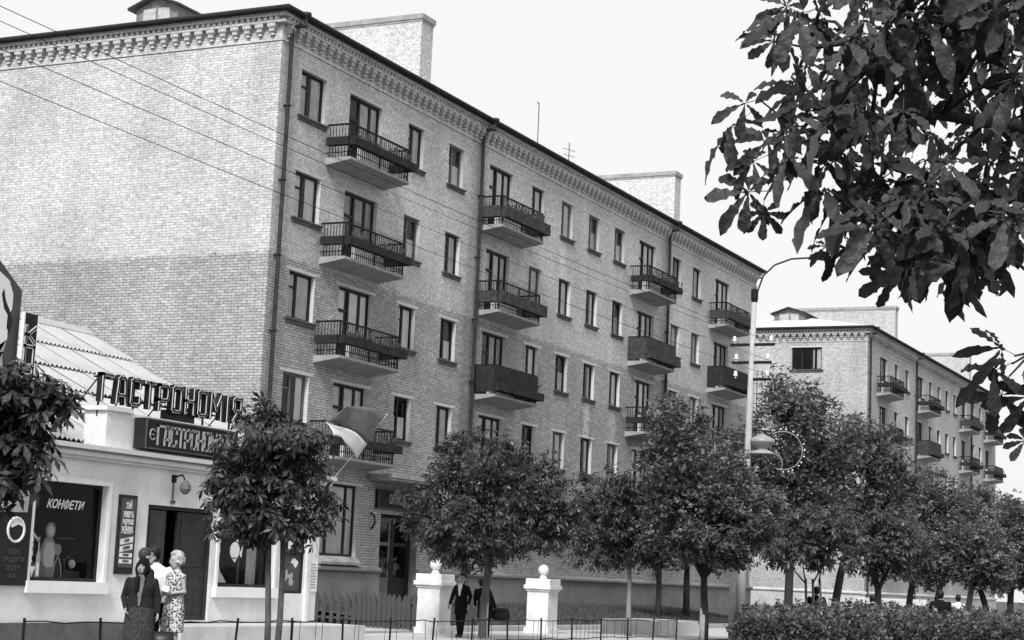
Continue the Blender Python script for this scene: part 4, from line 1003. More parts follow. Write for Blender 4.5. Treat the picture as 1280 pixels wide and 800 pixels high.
def sample_crown(ells, n, clump_n, clump_r, rng, shell=.55):
    """leaf positions in clumps through a union of ellipsoids given as (centre, radii)"""
    vol = np.array([np.prod(r) for _, r in ells]); vol /= vol.sum(); cl = []
    for (c, r), v in zip(ells, vol):
        k = max(2, int(round(clump_n * v))); d = rng.normal(size=(k, 3)); d /= np.linalg.norm(d, axis=1)[:, None]; rad = rng.uniform(shell ** 3, 1, k) ** (1 / 3)
        rad *= rng.uniform(.88, 1.08, k)
        cl.append(np.concatenate([c + d * rad[:, None] * r, d], 1))
    cl = np.concatenate(cl); idx = rng.integers(0, len(cl), n); g = rng.normal(size=(n, 3)); g /= np.linalg.norm(g, axis=1)[:, None]
    g *= (rng.uniform(0, 1, n) ** .45)[:, None] * clump_r; g[:, 2] *= .75
    return cl[idx, :3] + g, cl[idx, 3:] * .6 + g / clump_r * .8, cl

def build_leaves(tpl, pos, Rm, size, pick):
    Vs = []; Fs = []; off = 0
    for k, (V, F) in enumerate(tpl):
        i = np.nonzero(pick == k)[0]
        if len(i) == 0: continue
        W = np.einsum('nij,vj->nvi', Rm[i], V) * size[i][:, None, None] + pos[i][:, None, :]
        Vs.append(W.reshape(-1, 3)); Fs.append((F[None] + (np.arange(len(i)) * len(V))[:, None, None] + off).reshape(-1, 3)); off += len(i) * len(V)
    return np.concatenate(Vs), np.concatenate(Fs)

CAMP = np.array([0, 0, EYE])
def tree(name, label, base, depth, ells_px, leaf, n, size, clumps, clump_r, seed, singles=0, trunk_r=.09, bark=None, wash=None, stems=1, fork=None, leaf_m=None, squash=1.0, group=None, shell=.55, deep=1.0):
    """base: ground point; ells_px: crown lobes as photo ellipses (cx, cy, rx, ry) at the tree's own distance"""
    rng = np.random.default_rng(seed); r_ = random.Random(seed); base = np.array(base, float)
    T = thing(name, label, 'tree', tuple(base), group=group); s = depth / FPX; ells = []
    fw = RC[:, 2].copy()
    for (cx, cy, rx, ry) in ells_px:
        c = at(cx, cy, depth + rng.uniform(-.25, .25) * rx * s); rr = rx * s; ells.append((c, np.array([rr * .5 + rr * .5 * 1.0, rr, ry * s]) * np.array([deep, 1, 1])))
    pos, nrm, cl = sample_crown(ells, n, clumps, clump_r, rng, shell)
    up = np.array([0, 0, 1.0]); dirs = nrm + rng.normal(size=(n, 3)) * .45; dirs[:, 2] = dirs[:, 2] * .5 - .18
    ups = np.tile(up, (n, 1)) + nrm * .7 + rng.normal(size=(n, 3)) * .35; Rm = frames(dirs, ups, rng.normal(size=n) * .3)
    sz = rng.uniform(.72, 1.15, n) * size; tpl = TPL_C if leaf == 'palm' else TPL_S; pick = rng.integers(0, len(tpl), n); lm = leaf_m or (LEAF_C if leaf == 'palm' else LEAF_M)
    # trunk and limbs
    top = np.mean([c for c, _ in ells], 0); low = min(c[2] - r[2] for c, r in ells); m = MB(); fz = low + .25 if fork is None else fork
    stem = []
    for k in range(stems):
        o = (RC[:, 0] * np.array([1, 1, 0])) * (k - (stems - 1) / 2) * .13; tx = (top - base) * .5; f = np.array([tx[0] * .8, tx[1] * .8, fz - base[2]]) + o * 1.6
        P = [o + np.array([0, 0, -.12]), o + f * np.array([.1, .1, .33]) + np.array([r_.uniform(-.03, .03), r_.uniform(-.03, .03), 0]), o + f * np.array([.45, .45, .68]), f]
        m.tube(P, [trunk_r * 1.25, trunk_r, trunk_r * .92, trunk_r * .8], 9); stem.append((f, trunk_r * .8))
    tk = m.build('trunk', bark or BARK, T, smooth=True)
    if wash:
        q = MB()
        for k in range(stems): q.tube([(0, 0, -.1), (0, 0, wash * .5), tuple((top - base) * np.array([.04, .04, 0]) + np.array([0, 0, wash]))], [trunk_r * 1.29, trunk_r * 1.1, trunk_r * 1.04], 9)
        q.build('limewash', LIME_W, tk, smooth=True)
    lb = MB(); j = 0
    for (c, r) in ells:
        f, tr = stem[j % len(stem)]; j += 1; e = c - base; mid = f * .45 + e * .55 + np.array([0, 0, -.1]); tp = e + np.array([0, 0, r[2] * .55]); lb.tube([f - np.array([0, 0, .15]), mid, e, tp], [tr * .75, tr * .5, tr * .32, tr * .12], 6)
        for q in range(6):
            d = np.array([r_.uniform(-1, 1), r_.uniform(-1, 1), r_.uniform(-.4, .8)]) * r * .85; st = mid + (e - mid) * r_.random(); lb.tube([st, (st + e + d) / 2 + np.array([0, 0, .05]), e + d], [tr * .28, tr * .18, tr * .06], 5)
    lb.build('limbs', bark or BARK, T, smooth=True)
    order = np.argsort((pos - CAMP) @ fw - .15 * rng.random(n)) if singles else np.arange(n)
    rest = order[singles:] if singles else order
    V, F = build_leaves(tpl, pos[rest] - base, Rm[rest], sz[rest], pick[rest])
    me = mesh_np('crown', V, F, lm); cr = obj('crown', me, T); tag(cr, kind='stuff')
    if singles:
        tm = []
        for (v, f) in tpl: tm.append(mesh_np('leaf', v, f, lm))
        for i in order[:singles]:
            o = bpy.data.objects.new('leaf', tm[pick[i]]); M4 = Matrix([list(Rm[i][a] * sz[i]) + [pos[i][a] - base[a]] for a in range(3)] + [[0, 0, 0, 1]]); COL.objects.link(o); o.parent = cr; o.matrix_local = M4
    return T

def gp(px, py, Y):
    r = RC @ np.array([px - 640., py - 400., FPX]); w = r * (Y / r[1]); return (w[0], w[1], 0.0)
def dep(p): return float(RC[:, 2] @ (np.array(p) - CAMP))

b = at(-28, 700, 22.0); b[2] = 0
tree('chestnut_tree', 'young chestnut with large drooping leaves hiding the left end of the shop', b, 22.0,
     [(-18, 515, 55, 48), (5, 562, 46, 44), (-8, 618, 36, 20), (58, 515, 30, 22), (22, 495, 30, 32), (66, 492, 12, 7), (0, 468, 22, 16)], 'palm', 900, .21, 70, .30, 11, 300, .08)
b = at(347, 700, 28.0); b[2] = 0
tree('chestnut_tree', 'small chestnut with a thin forked trunk in front of the shop corner', b, 28.0,
     [(340, 545, 62, 32), (322, 595, 66, 42), (300, 635, 48, 36), (372, 590, 42, 44), (335, 510, 20, 12), (350, 650, 52, 28), (395, 555, 20, 22), (285, 610, 30, 34), (390, 630, 26, 34)], 'palm', 2000, .16, 160, .27, 12, 300, .048, stems=2, fork=2.15)
b = gp(605, 760, 19.8)
tree('chestnut_tree', 'round crowned chestnut on a leaning trunk beside the boy in the dark suit', b, dep(b),
     [(600, 580, 62, 48), (560, 625, 52, 45), (650, 615, 62, 52), (600, 655, 84, 38), (705, 625, 34, 30), (530, 655, 30, 28), (660, 672, 56, 28), (590, 680, 62, 26), (715, 660, 30, 30)], 'palm', 4200, .165, 330, .36, 13, 300, .10, wash=1.05, fork=2.25)
b = gp(787, 760, 19.8)
tree('chestnut_tree', 'slender young chestnut with a pale straight trunk on the grass bank', b, dep(b),
     [(785, 645, 58, 42), (760, 610, 36, 24), (742, 655, 32, 28), (800, 685, 50, 20), (830, 640, 34, 36), (790, 600, 26, 22), (745, 690, 36, 18), (820, 690, 40, 20)], 'palm', 2900, .175, 230, .38, 14, 300, .075, bark=mat('pale_bark', .26, .95, .3, 9, .6, 22, stretch=(2, 2, .5)), fork=2.2)
b = gp(880, 760, 17.0)
tree('broadleaf_tree', 'dense dark broadleaf tree with a whitewashed foot next to the street pole', b, dep(b),
     [(875, 590, 72, 62), (852, 535, 38, 38), (895, 660, 66, 48), (936, 645, 38, 42), (835, 600, 34, 40), (845, 660, 42, 40), (925, 670, 45, 36)], 'spray', 8200, .165, 300, .40, 15, 300, .11, bark=BARK_D, wash=.95, fork=1.9)
specs = [
 ('broadleaf_tree', 'dark trunked tree behind the slender chestnut against the plinth', gp(823, 735, 25.0), [(815, 640, 45, 50), (840, 675, 40, 30)], 900, .28, 70, .5, .11, BARK_D),
 ('broadleaf_tree', 'dark trunked tree close to the wall behind the dense dark one', gp(858, 735, 25.4), [(870, 640, 50, 60), (850, 680, 40, 30)], 900, .28, 70, .5, .14, BARK_D),
 ('broadleaf_tree', 'tall full tree with a pointed top right behind the street pole', gp(985, 740, 20.5), [(985, 555, 58, 62), (985, 500, 40, 34), (1030, 545, 46, 42), (960, 630, 46, 50), (1020, 620, 52, 48)], 3600, .27, 260, .5, .17, BARK_D),
 ('broadleaf_tree', 'broad spreading tree before the near corner of the pale building', gp(1043, 740, 20.0), [(1055, 590, 62, 58), (1095, 565, 42, 40), (1040, 650, 56, 42), (1105, 625, 44, 44), (1130, 600, 26, 32)], 3200, .28, 230, .52, .17, BARK_D),
 ('broadleaf_tree', 'tree with twin dark trunks under the balconies of the pale building', gp(1135, 745, 20.3), [(1140, 650, 44, 52), (1165, 615, 34, 30), (1130, 695, 46, 28), (1185, 660, 36, 44)], 2400, .30, 170, .55, .16, BARK_D),
 ('broadleaf_tree', 'rounded tree beyond the person in dark clothes at the hedge end', gp(1168, 745, 19.0), [(1180, 680, 40, 36), (1205, 655, 36, 40), (1225, 690, 34, 32)], 1700, .30, 120, .55, .15, BARK_D),
 ('broadleaf_tree', 'far tree in front of the end balconies of the pale building', gp(1210, 745, 20.0), [(1212, 640, 36, 36), (1245, 650, 36, 38), (1225, 700, 44, 30)], 1900, .32, 130, .6, .17, BARK_D),
 ('broadleaf_tree', 'middle sized tree filling the gap between the far tree and the farthest one', gp(1236, 746, 15.0), [(1215, 690, 36, 40), (1190, 700, 34, 30), (1240, 700, 40, 36), (1160, 700, 34, 30)], 2000, .28, 120, .5, .14, BARK_D),
 ('broadleaf_tree', 'farthest tree closing the view down the street', gp(1262, 748, 16.5), [(1262, 665, 32, 40), (1285, 690, 34, 48), (1258, 712, 30, 26)], 1700, .32, 110, .6, .17, BARK_D),
]
for i, (nm, lb, b, el, n, sz, cn, cr_, tr, bk) in enumerate(specs):
    tree(nm, lb, b, dep(b), el, 'spray', int(n * 2.0), sz * .72, int(cn * 1.2), cr_, 30 + i, 0, tr, bk)
b = gp(1018, 745, 15.6)
tree('chestnut_tree', 'small pale leaved chestnut with several thin stems rising behind the hedge', b, dep(b), [(1000, 682, 48, 26), (1045, 675, 46, 32), (1030, 652, 44, 20), (975, 690, 26, 20)], 'palm', 1100, .21, 110, .36, 51, 300, .045, stems=3, fork=1.9, leaf_m=leaf_mat('pale_chestnut_leaf', .095, .25, .4, .5))
b = gp(1098, 748, 15.2)
tree('chestnut_tree', 'thick trunked small chestnut shading the crouched person by the hedge', b, dep(b), [(1095, 690, 42, 30), (1070, 660, 34, 28), (1125, 680, 30, 34)], 'palm', 900, .23, 90, .4, 52, 200, .13, bark=BARK_D, fork=1.8)

# ------------------------------------------------------------------ the chestnut whose boughs hang into the view
def near_chestnut():
    rng = np.random.default_rng(77); r_ = random.Random(77)
    base = at(1500, 735, 6.6); base[2] = 0
    T = thing('chestnut_tree', 'near chestnut bough with big dark palmate leaves hanging against the white sky', 'tree', tuple(base))
    B = base
    nodes = [(1020, 25), (1055, 40), (1110, 20), (1180, 30), (1250, 25), (1010, 75), (1050, 95), (1095, 80), (1160, 85), (1225, 90), (1285, 70), (990, 125), (1030, 150), (1080, 140), (1140, 150), (1200, 140), (1265, 150),
             (1015, 185), (1060, 200), (1110, 205), (1170, 205), (1235, 200), (1290, 210), (1055, 225), (1095, 240), (1145, 250), (1200, 245), (1255, 240), (1100, 270), (1135, 275), (1190, 275), (1240, 270), (1285, 265),
             (1040, -15), (1095, -25), (1150, -15), (1205, -25), (1260, -20), (1070, -70), (1130, -75), (1190, -70), (1250, -75), (1300, -40), (1120, 55), (1265, 100), (1215, 300), (1130, 300)]
    D = [rng.uniform(5.3, 6.7) for _ in nodes]
    P = [at(x, y, d) for (x, y), d in zip(nodes, D)]
    # trunk, boughs and twigs
    m = MB(); m.tube([(0, 0, -.15), (.02, .03, 1.2), (-.02, .06, 2.4), (.05, .02, 3.6), (.0, .1, 5.2)], [.21, .18, .165, .13, .07], 12); m.build('trunk', BARK_D, T, smooth=True)
    lb = MB(); hubs = [at(1300, 60, 6.1), at(1290, 160, 6.0), at(1300, 250, 5.9), at(1330, 380, 6.0)]
    ends = [at(1010, 60, 6.0), at(1000, 165, 5.8), at(1060, 275, 5.7), at(1290, 440, 5.8)]; starts = [3.4, 3.0, 2.6, 2.3]; spine = []
    for h, e, z in zip(hubs, ends, starts):
        pts = [np.array([0, .03, z]), (h - B) * .6 + np.array([0, .03, z]) * .4 + np.array([0, 0, .1]), h - B, (h + e) / 2 - B + np.array([0, 0, .06]), e - B]; lb.tube(pts, [.06, .04, .026, .016, .008], 8)
        spine.append([p for a, c in zip(pts[2:-1], pts[3:]) for p in (a * (1 - t) + c * t for t in np.linspace(0, 1, 6))])
    allsp = np.array([p for s in spine for p in s])
    for p in P:
        q = p - B; k = np.argmin(np.linalg.norm(allsp - q, axis=1)); s = allsp[k]; lb.tube([s, (s + q) / 2 + np.array([0, 0, .03]), q], [.008, .006, .004], 5)
    lb.build('boughs', BARK_D, T, smooth=True)
    tm = [mesh_np('leaf', v, f, LEAF_F) for v, f in TPL_N]
    for q in tm: q.polygons.foreach_set('use_smooth', [True] * len(q.polygons)); cr = bpy.data.objects.new('crown', None); put(cr, T)
    right_, up_ = RC[:, 0], -RC[:, 1]
    def leaf(p, d, u, s, roll=0.0, k=None):
        Rm = frames(np.array([d]), np.array([u]), np.array([roll]))[0]; k = r_.randrange(len(tm)) if k is None else k; pos = p - B + Rm[:, 0] * s * .45
        o = bpy.data.objects.new('leaf', tm[k]); COL.objects.link(o); o.parent = cr; o.matrix_local = Matrix([list(Rm[a] * s) + [pos[a]] for a in range(3)] + [[0, 0, 0, 1]])
    fwd_ = RC[:, 2]
    for p in P:
        n = r_.choice((3, 4, 4, 5)); a0 = r_.uniform(0, 6.28)
        for i in range(n):
            a = a0 + 6.28 * i / n + r_.uniform(-.3, .3); d = right_ * math.cos(a) * .9 + fwd_ * math.sin(a) * .55 + np.array([0, 0, r_.uniform(-.75, -.05)])
            # blades hang: their faces look up and towards us
            u = np.array([0, 0, 1.0]) - fwd_ * r_.uniform(.1, 1.0) + rng.normal(size=3) * .3
            leaf(p + rng.normal(size=3) * .05, d, u, r_.uniform(.105, .185), r_.uniform(-.6, .6))
    # leaves that stand out along the edge of the bough
    for (x, y, dx, dy, s) in ((962, 240, -1, .02, .15), (955, 250, -.05, -1, .09), (950, 125, -.9, -.2, .11), (960, 195, -.85, -.3, .11), (975, 165, -.8, -.6, .12), (1052, 300, -.35, -.9, .09), (1056, 298, .35, -.9, .08), (1045, 305, -1, -.2, .07),
                              (1118, 320, -.1, -1, .12), (1135, 312, .6, -.8, .10), (1205, 310, .1, -1, .13), (1240, 312, .5, -.8, .12), (985, 55, -.9, .2, .10), (1000, 18, -.8, .5, .11), (1268, 445, -.8, .45, .12), (1265, 455, -.9, -.35, .14), (1262, 470, -.35, -.9, .15), (1278, 470, .2, -1, .15), (1290, 540, -.6, -.7, .08)):
        p = at(x, y, 5.75); d = right_ * dx + up_ * dy + fwd_ * r_.uniform(-.2, .2); leaf(p, d, -fwd_ + np.array([0, 0, .5]), s, r_.uniform(-.2, .2))
        k = np.argmin(np.linalg.norm(allsp - (p - B), axis=1)); MB().tube([allsp[k], p - B], [.005, .003], 4).build('twig', BARK_D, T)
near_chestnut()

# ------------------------------------------------------------------ hedge
def hedge(label, x0, x1, y0, y1, z1, n, seed):
    rng = np.random.default_rng(seed); T = thing('hedge', label, 'hedge', ((x0 + x1) / 2, (y0 + y1) / 2, 0)); B = np.array([(x0 + x1) / 2, (y0 + y1) / 2, 0])
    x = rng.uniform(x0, x1, n); y = rng.uniform(y0, y1, n); bum = .13 * np.sin(x * 1.7 + seed) + .10 * np.sin(x * 4.3 + y * 3) + .06 * np.sin(x * 11 + y * 9) + .32 * (rng.random(n) ** 7) ; face = rng.random(n)
    z = np.where(face < .55, z1 + bum + rng.normal(size=n) * .075, rng.uniform(0.0, 1, n) * (z1 + bum)); y = np.where(face >= .55, y0 + np.abs(rng.normal(size=n)) * .12 + .08 * np.sin(x * 3.1), y)
    sel = face > .93; x = np.where(sel, x0 + np.abs(rng.normal(size=n)) * .12, x); y = np.where(sel, rng.uniform(y0, y1, n), y)
    y = y + .10 * np.sin(x * 1.3) ; pos = np.stack([x, y, z], 1); nr = np.stack([np.zeros(n), -(face >= .55).astype(float), (face < .55).astype(float)], 1); d = nr * .5 + rng.normal(size=(n, 3)) * .6; d[:, 2] += .3
    Rm = frames(d, nr + np.array([0, 0, .5]) + rng.normal(size=(n, 3)) * .4, rng.normal(size=n) * .4); V, F = build_leaves(TPL_S, pos - B, Rm, rng.uniform(.09, .17, n), rng.integers(0, 5, n))
    tag(obj('foliage', mesh_np('foliage', V, F, LEAF_H), T), kind='stuff')
    m = MB(); k = int((x1 - x0) / .35)
    for i in range(k + 1):
        for yy in (.3, .7): q = x0 + (x1 - x0) * i / k - B[0]; w = y0 + (y1 - y0) * yy - B[1]; m.tube([(q, w, -.05), (q + r2.uniform(-.1, .1), w, z1 * .5), (q + r2.uniform(-.2, .2), w + r2.uniform(-.2, .2), z1 - .12)], [.02, .015, .008], 5)
    tag(m.build('stems', BARK_D, T), kind='stuff')
    c = MB(); c.box(x0 + .15 - B[0], x1 - .15 - B[0], y0 + .18 - B[1], y1 - .15 - B[1], .05, z1 - .16); c.build('dark_core', mat('hedge_inner', .02, .95, .5, 12, .6, 40), T)  # solid box coloured near-black, standing in for the shade inside the hedge
r2 = random.Random(21)
hedge('long clipped dense hedge along the boulevard beneath the trees', 40.2, 58.0, 11.2, 13.6, .72, 17000, 5)
hedge('lower ragged hedge past the end of the long clipped one', 44.5, 66.0, 7.6, 10.6, .70, 14000, 6)

# ================================================================== people
SKIN = mat('skin', .36, .7, .08, 9); SKIN_D = mat('skin_shaded', .28, .7, .1, 9)
def cloth(n, v, var=.2, sc=8, bump=.4): return mat(n, v, .95, var, sc, bump, 14, spec=.1)
def print_mat(name, lo, hi, sc):
    m = bpy.data.materials.new(name); m.use_nodes = True; nt = m.node_tree; N = nt.nodes; L = nt.links; b = N['Principled BSDF']; b.inputs['Roughness'].default_value = .95
    tc = N.new('ShaderNodeTexCoord'); v = N.new('ShaderNodeTexVoronoi'); v.inputs['Scale'].default_value = sc; n = N.new('ShaderNodeTexNoise'); n.inputs['Scale'].default_value = sc * 1.4; n.inputs['Detail'].default_value = 2
    L.new(tc.outputs['Object'], v.inputs['Vector']); L.new(tc.outputs['Object'], n.inputs['Vector']); a = N.new('ShaderNodeMath'); a.operation = 'ADD'; L.new(v.outputs['Distance'], a.inputs[0]); L.new(n.outputs['Fac'], a.inputs[1])
    r = N.new('ShaderNodeMapRange'); r.inputs[1].default_value = .92; r.inputs[2].default_value = 1.06; r.inputs[3].default_value = lo; r.inputs[4].default_value = hi; L.new(a.outputs[0], r.inputs[0]); L.new(r.outputs[0], b.inputs['Base Color']); MATS[name] = m; return m
C_DARK = cloth('dark_wool', .022); C_BLACK = cloth('black_cloth', .010); C_WHITE = cloth('white_cotton', .78, .06); C_GREY = cloth('grey_cloth', .09); HAIR_D = mat('dark_hair', .012, .6, .5, 30); HAIR_L = mat('fair_hair', .42, .7, .4, 25, .8, 40)
PRINT = print_mat('printed_cotton', .05, .58, 30); PRINT_D = print_mat('dark_printed_skirt', .016, .05, 40)
HOSE = cloth('stockings', .16); LEATHER = mat('black_leather', .012, .4, .2, 8)

def remesh(o, vox, it=4):
    m = o.modifiers.new('r', 'REMESH'); m.mode = 'VOXEL'; m.voxel_size = vox; m.use_smooth_shade = True
    s = o.modifiers.new('s', 'SMOOTH'); s.factor = .5; s.iterations = it
    return o
def limb(mb, pts, rad, seg=10):
    mb.tube(pts, rad, seg)
    for p, r in zip(pts, rad): mb.ball(p, r * .99, seg=10, rings=6)
def hand(mb, wrist, d, palm_n, curl=.5, s=1.0):
    """palm, four fingers of unequal length and a thumb leaving the side of the palm"""
    d = Vector(d).normalized(); n = Vector(palm_n); n = (n - d * n.dot(d)).normalized(); x = d.cross(n).normalized(); w = Vector(wrist)
    for q in (-1, -.33, .33, 1): mb.tube([w + x * q * .012 * s, w + d * .045 * s + x * q * .022 * s, w + d * .085 * s + x * q * .028 * s], [.016 * s, .016 * s, .013 * s], 8)
    for q, ln in ((-1, .060), (-.33, .074), (.33, .078), (1, .070)):
        a = w + d * .08 * s + x * q * .029 * s; b_ = a + (d * math.cos(curl * .6) + n * math.sin(curl * .6)) * ln * .5 * s; c = b_ + (d * math.cos(curl * 1.6) + n * math.sin(curl * 1.6)) * ln * .5 * s; mb.tube([a, b_, c], [.0105 * s, .0098 * s, .0085 * s], 7)
    a = w + d * .025 * s + x * .026 * s; b_ = a + (x * .7 + d * .7 + n * .3) * .038 * s; c = b_ + (d * .95 + x * .15 + n * .35) * .032 * s; mb.tube([a, b_, c], [.013 * s, .011 * s, .009 * s], 7)

def person(label, px, depth, rotdeg, H, spec, vox=.011, group=None, ground=0.0):
    """faces local -y; joints in a 1.70 m frame, scaled by H"""
    p = at(px, 720, depth); T = thing('person', label, 'person', (p[0], p[1], ground), R_(rotdeg), group); k = H / 1.70; w = spec.get('build', 1.0)
    lean = spec.get('lean', 0.0); sl = spec.get('side', 0.0)
    def J(x, y, z):      # bend forward and sideways above the hips
        if z > .92: t = z - .92; y -= lean * t; x += sl * t; z -= .35 * abs(lean) * t * abs(lean)
        return (x * k, y * k, z * k)
    sc = [q * k for q in (1,)][0]
    def loft(mb, rings, seg=16): mb.loft([(*J(x, y, z), rx * k, ry * k) for (x, y, z, rx, ry) in rings], seg)
    step = spec.get('step', .0); legs = {}
    for s in (-1, 1):
        st = step * s; legs[s] = [(s * .085, 0, .90), (s * .09, -st * .5 - .01, .49), (s * .085, -st + .02, .09)]
    sh = spec.get('shoulder', .185) * w
    arms = {}
    for s, nm in ((-1, 'R'), (1, 'L')):
        e, h = spec.get(nm, ((s * (sh + .06), .03, 1.12), (s * (sh + .07), -.04, .87))); arms[s] = [(s * sh * .94, .0, 1.345), e, h]
    hs = spec.get('head', 1.12); turn = spec.get('turn', 0.0); tilt = spec.get('tilt', 0.0); hc = (0.0, -.015, 1.575)
    def HD(x, y, z):     # a point of the head, turned on the neck
        x, y, z = x * hs, y * hs, z * hs
        c, s_ = math.cos(turn), math.sin(turn); x, y = x * c - y * s_, x * s_ + y * c; q = J(hc[0] + sl * .0, hc[1], hc[2]); return (q[0] + x * k, q[1] + (y - tilt * z) * k, q[2] + z * k)
    # ---- body
    b = MB()
    kk = k * hs; b.ball(HD(0, .012, .02), .078 * kk, .095 * kk, .105 * kk); b.ball(HD(0, -.035, -.05), .055 * kk, .055 * kk, .062 * kk); b.tube([HD(0, -.092, .022), HD(0, -.112, -.018), HD(0, -.092, -.026)], [.010 * k, .015 * k, .012 * k], 8)
    for s in (-1, 1): b.ball(HD(s * .080, .015, -.005), .012 * k, .022 * k, .032 * k); b.ball(HD(s * .035, -.075, -.02), .02 * k, .016 * k, .018 * k)
    b.tube([HD(0, .012, -.06), J(0, .01, 1.42)], [.052 * k, .060 * k], 10)
    loft(b, [(0, 0, .86, .15 * w, .10 * w), (0, 0, .95, .155 * w, .105 * w), (0, 0, 1.08, .13 * w, .09 * w), (0, 0, 1.25, .155 * w, .105 * w), (0, .0, 1.36, .16 * w, .085), (0, .005, 1.43, .09, .06)])
    for s in (-1, 1):
        A = [J(*q) for q in arms[s]]; limb(b, A, [.048 * k, .040 * k, .027 * k]); d = Vector(A[2]) - Vector(A[1]); hand(b, A[2], d + Vector(spec.get('hand_dir' + ('L' if s > 0 else 'R'), (0, 0, 0))), (-s, -.4, 0), spec.get('curl', .5), k)
        G = [J(*q) for q in legs[s]]; limb(b, G, [.080 * k, .052 * k, .036 * k]); f = G[2]; b.tube([(f[0], f[1] + .03 * k, .05 * k), (f[0] + s * .01, f[1] - .06 * k, .045 * k), (f[0] + s * .02, f[1] - .15 * k, .03 * k)], [.035 * k, .036 * k, .024 * k], 8)
    remesh(b.build('body', spec.get('skin', SKIN), T), vox, 3)
    m = MB()
    for s in (-1, 1): m.ball(HD(s * .034, -.089, .008), .013 * k, .006 * k, .007 * k, 8, 5); m.tube([HD(s * .018, -.094, .028), HD(s * .052, -.084, .030)], .0045 * k, 5)
    m.tube([HD(-.022, -.093, -.056), HD(0, -.098, -.058), HD(.022, -.093, -.056)], .0055 * k, 5); m.build('facial_features', mat('face_dark', .05, .7, .2, 9), T)
    for s in (-1, 1):
        f = J(*legs[s][2]); h = MB(); h.tube([(f[0], f[1] + .055 * k, .045 * k), (f[0], f[1] - .05 * k, .045 * k), (f[0] + s * .02 * k, f[1] - .14 * k, .035 * k), (f[0] + s * .022 * k, f[1] - .19 * k, .028 * k)], [.038 * k, .044 * k, .042 * k, .024 * k], 9); h.ball((f[0], f[1] + .03 * k, .06 * k), .042 * k); remesh(h.build('shoe', LEATHER, T), .012)
    # ---- clothes
    g = spec.get('top')
    if g:
        m_, hem, slv, ease = g; o = MB(); e = ease
        loft(o, [(0, 0, hem, .165 * w + e, .115 * w + e), (0, 0, .95, .165 * w + e, .112 * w + e), (0, 0, 1.08, .142 * w + e, .10 * w + e), (0, 0, 1.25, .165 * w + e, .115 * w + e), (0, .0, 1.34, .17 * w + e * .6, .098 + e * .5), (0, .0, 1.39, .135 * w, .088), (0, .005, 1.43, .085, .072), (0, .008, 1.455, .065, .062)])
        for s in (-1, 1):
            A = [Vector(J(*q)) for q in arms[s]]
            if slv == 'long': limb(o, A[:2] + [A[1] * .08 + A[2] * .92], [.060 * k + e * .3, .052 * k + e * .3, .040 * k])
            elif slv == 'short': limb(o, [A[0], A[0] * .45 + A[1] * .55], [.062 * k, .058 * k])
            else: o.ball(A[0], .056 * k)
        remesh(o.build(spec.get('top_name', 'jacket'), m_, T), vox)
    g = spec.get('vest')
    if g:      # pale shirt front showing in the opening
        m_, z0 = g; o = MB(); o.prism([(-.012 * k, z0 * k), (.012 * k, z0 * k), (.062 * k, 1.40 * k), (.035 * k, 1.455 * k), (-.035 * k, 1.455 * k), (-.062 * k, 1.40 * k)], 1, -.01, .02)
        yo = -(.115 * w + spec['top'][3] + .012) * k; o.v = [(x, y + yo * (.985 if z < 1.3 * k else .80) - lean * (z - .92 * k), z) for x, y, z in o.v]; o.build('shirt_front', m_, T)
    g = spec.get('skirt')
    if g:
        m_, hem, flare = g; o = MB(); loft(o, [(0, 0, hem, .175 * w + flare, .13 * w + flare * .8), (0, 0, (hem + .9) / 2, .18 * w + flare * .5, .135 * w + flare * .4), (0, 0, .88, .178 * w, .13 * w), (0, 0, .98, .160 * w, .115 * w), (0, 0, 1.06, .142 * w, .10 * w)]); remesh(o.build('skirt', m_, T), vox)
    if spec.get('trousers'):
        o = MB()
        for s in (-1, 1): limb(o, [J(*q) for q in legs[s]], [.098 * k, .078 * k, .060 * k])
        loft(o, [(0, 0, .84, .165 * w, .115 * w), (0, 0, .93, .165 * w, .115 * w), (0, 0, 1.02, .150 * w, .105 * w)]); remesh(o.build('trousers', spec['trousers'], T), vox)
    h = spec.get('hair')
    if h:
        m_, style = h; o = MB()
        if style == 'scarf':
            o.ball(HD(0, .022, .028), .094 * kk, .104 * kk, .118 * kk); o.ball(HD(0, .05, -.05), .085 * kk, .075 * kk, .10 * kk)
            for s in (-1, 1): o.tube([HD(s * .075, .0, .05), HD(s * .083, -.02, -.03), HD(s * .05, -.06, -.10), HD(s * .012, -.085, -.13)], [.03 * kk, .032 * kk, .030 * kk, .026 * kk], 8)
            o.tube([HD(0, -.09, -.12), HD(.0, -.13, -.22), HD(.01, -.135, -.36)], [.035 * kk, .045 * kk, .03 * kk], 8)
        elif style == 'curly':
            r = random.Random(5)
            for i in range(90):
                a, z = r.uniform(0, 6.28), r.uniform(-.6, 1.0); q = math.sqrt(1 - z * z); y = .098 * q * math.sin(a) + .025
                if y < -.03 and z < .62: continue
                o.ball(HD(.086 * q * math.cos(a), y, .105 * z + .035), .026 * kk)
            o.ball(HD(0, .03, .045), .084 * kk, .09 * kk, .10 * kk)
        else:
            o.ball(HD(0, .034, .036), .090 * kk, .104 * kk, .104 * kk); o.ball(HD(0, .05, -.02), .078 * kk, .058 * kk, .08 * kk); o.ball(HD(.012, -.045, .092), .05 * kk, .04 * kk, .028 * kk)
        remesh(o.build('headscarf' if style == 'scarf' else 'hair', m_, T), .012)
    return T, k, J, arms

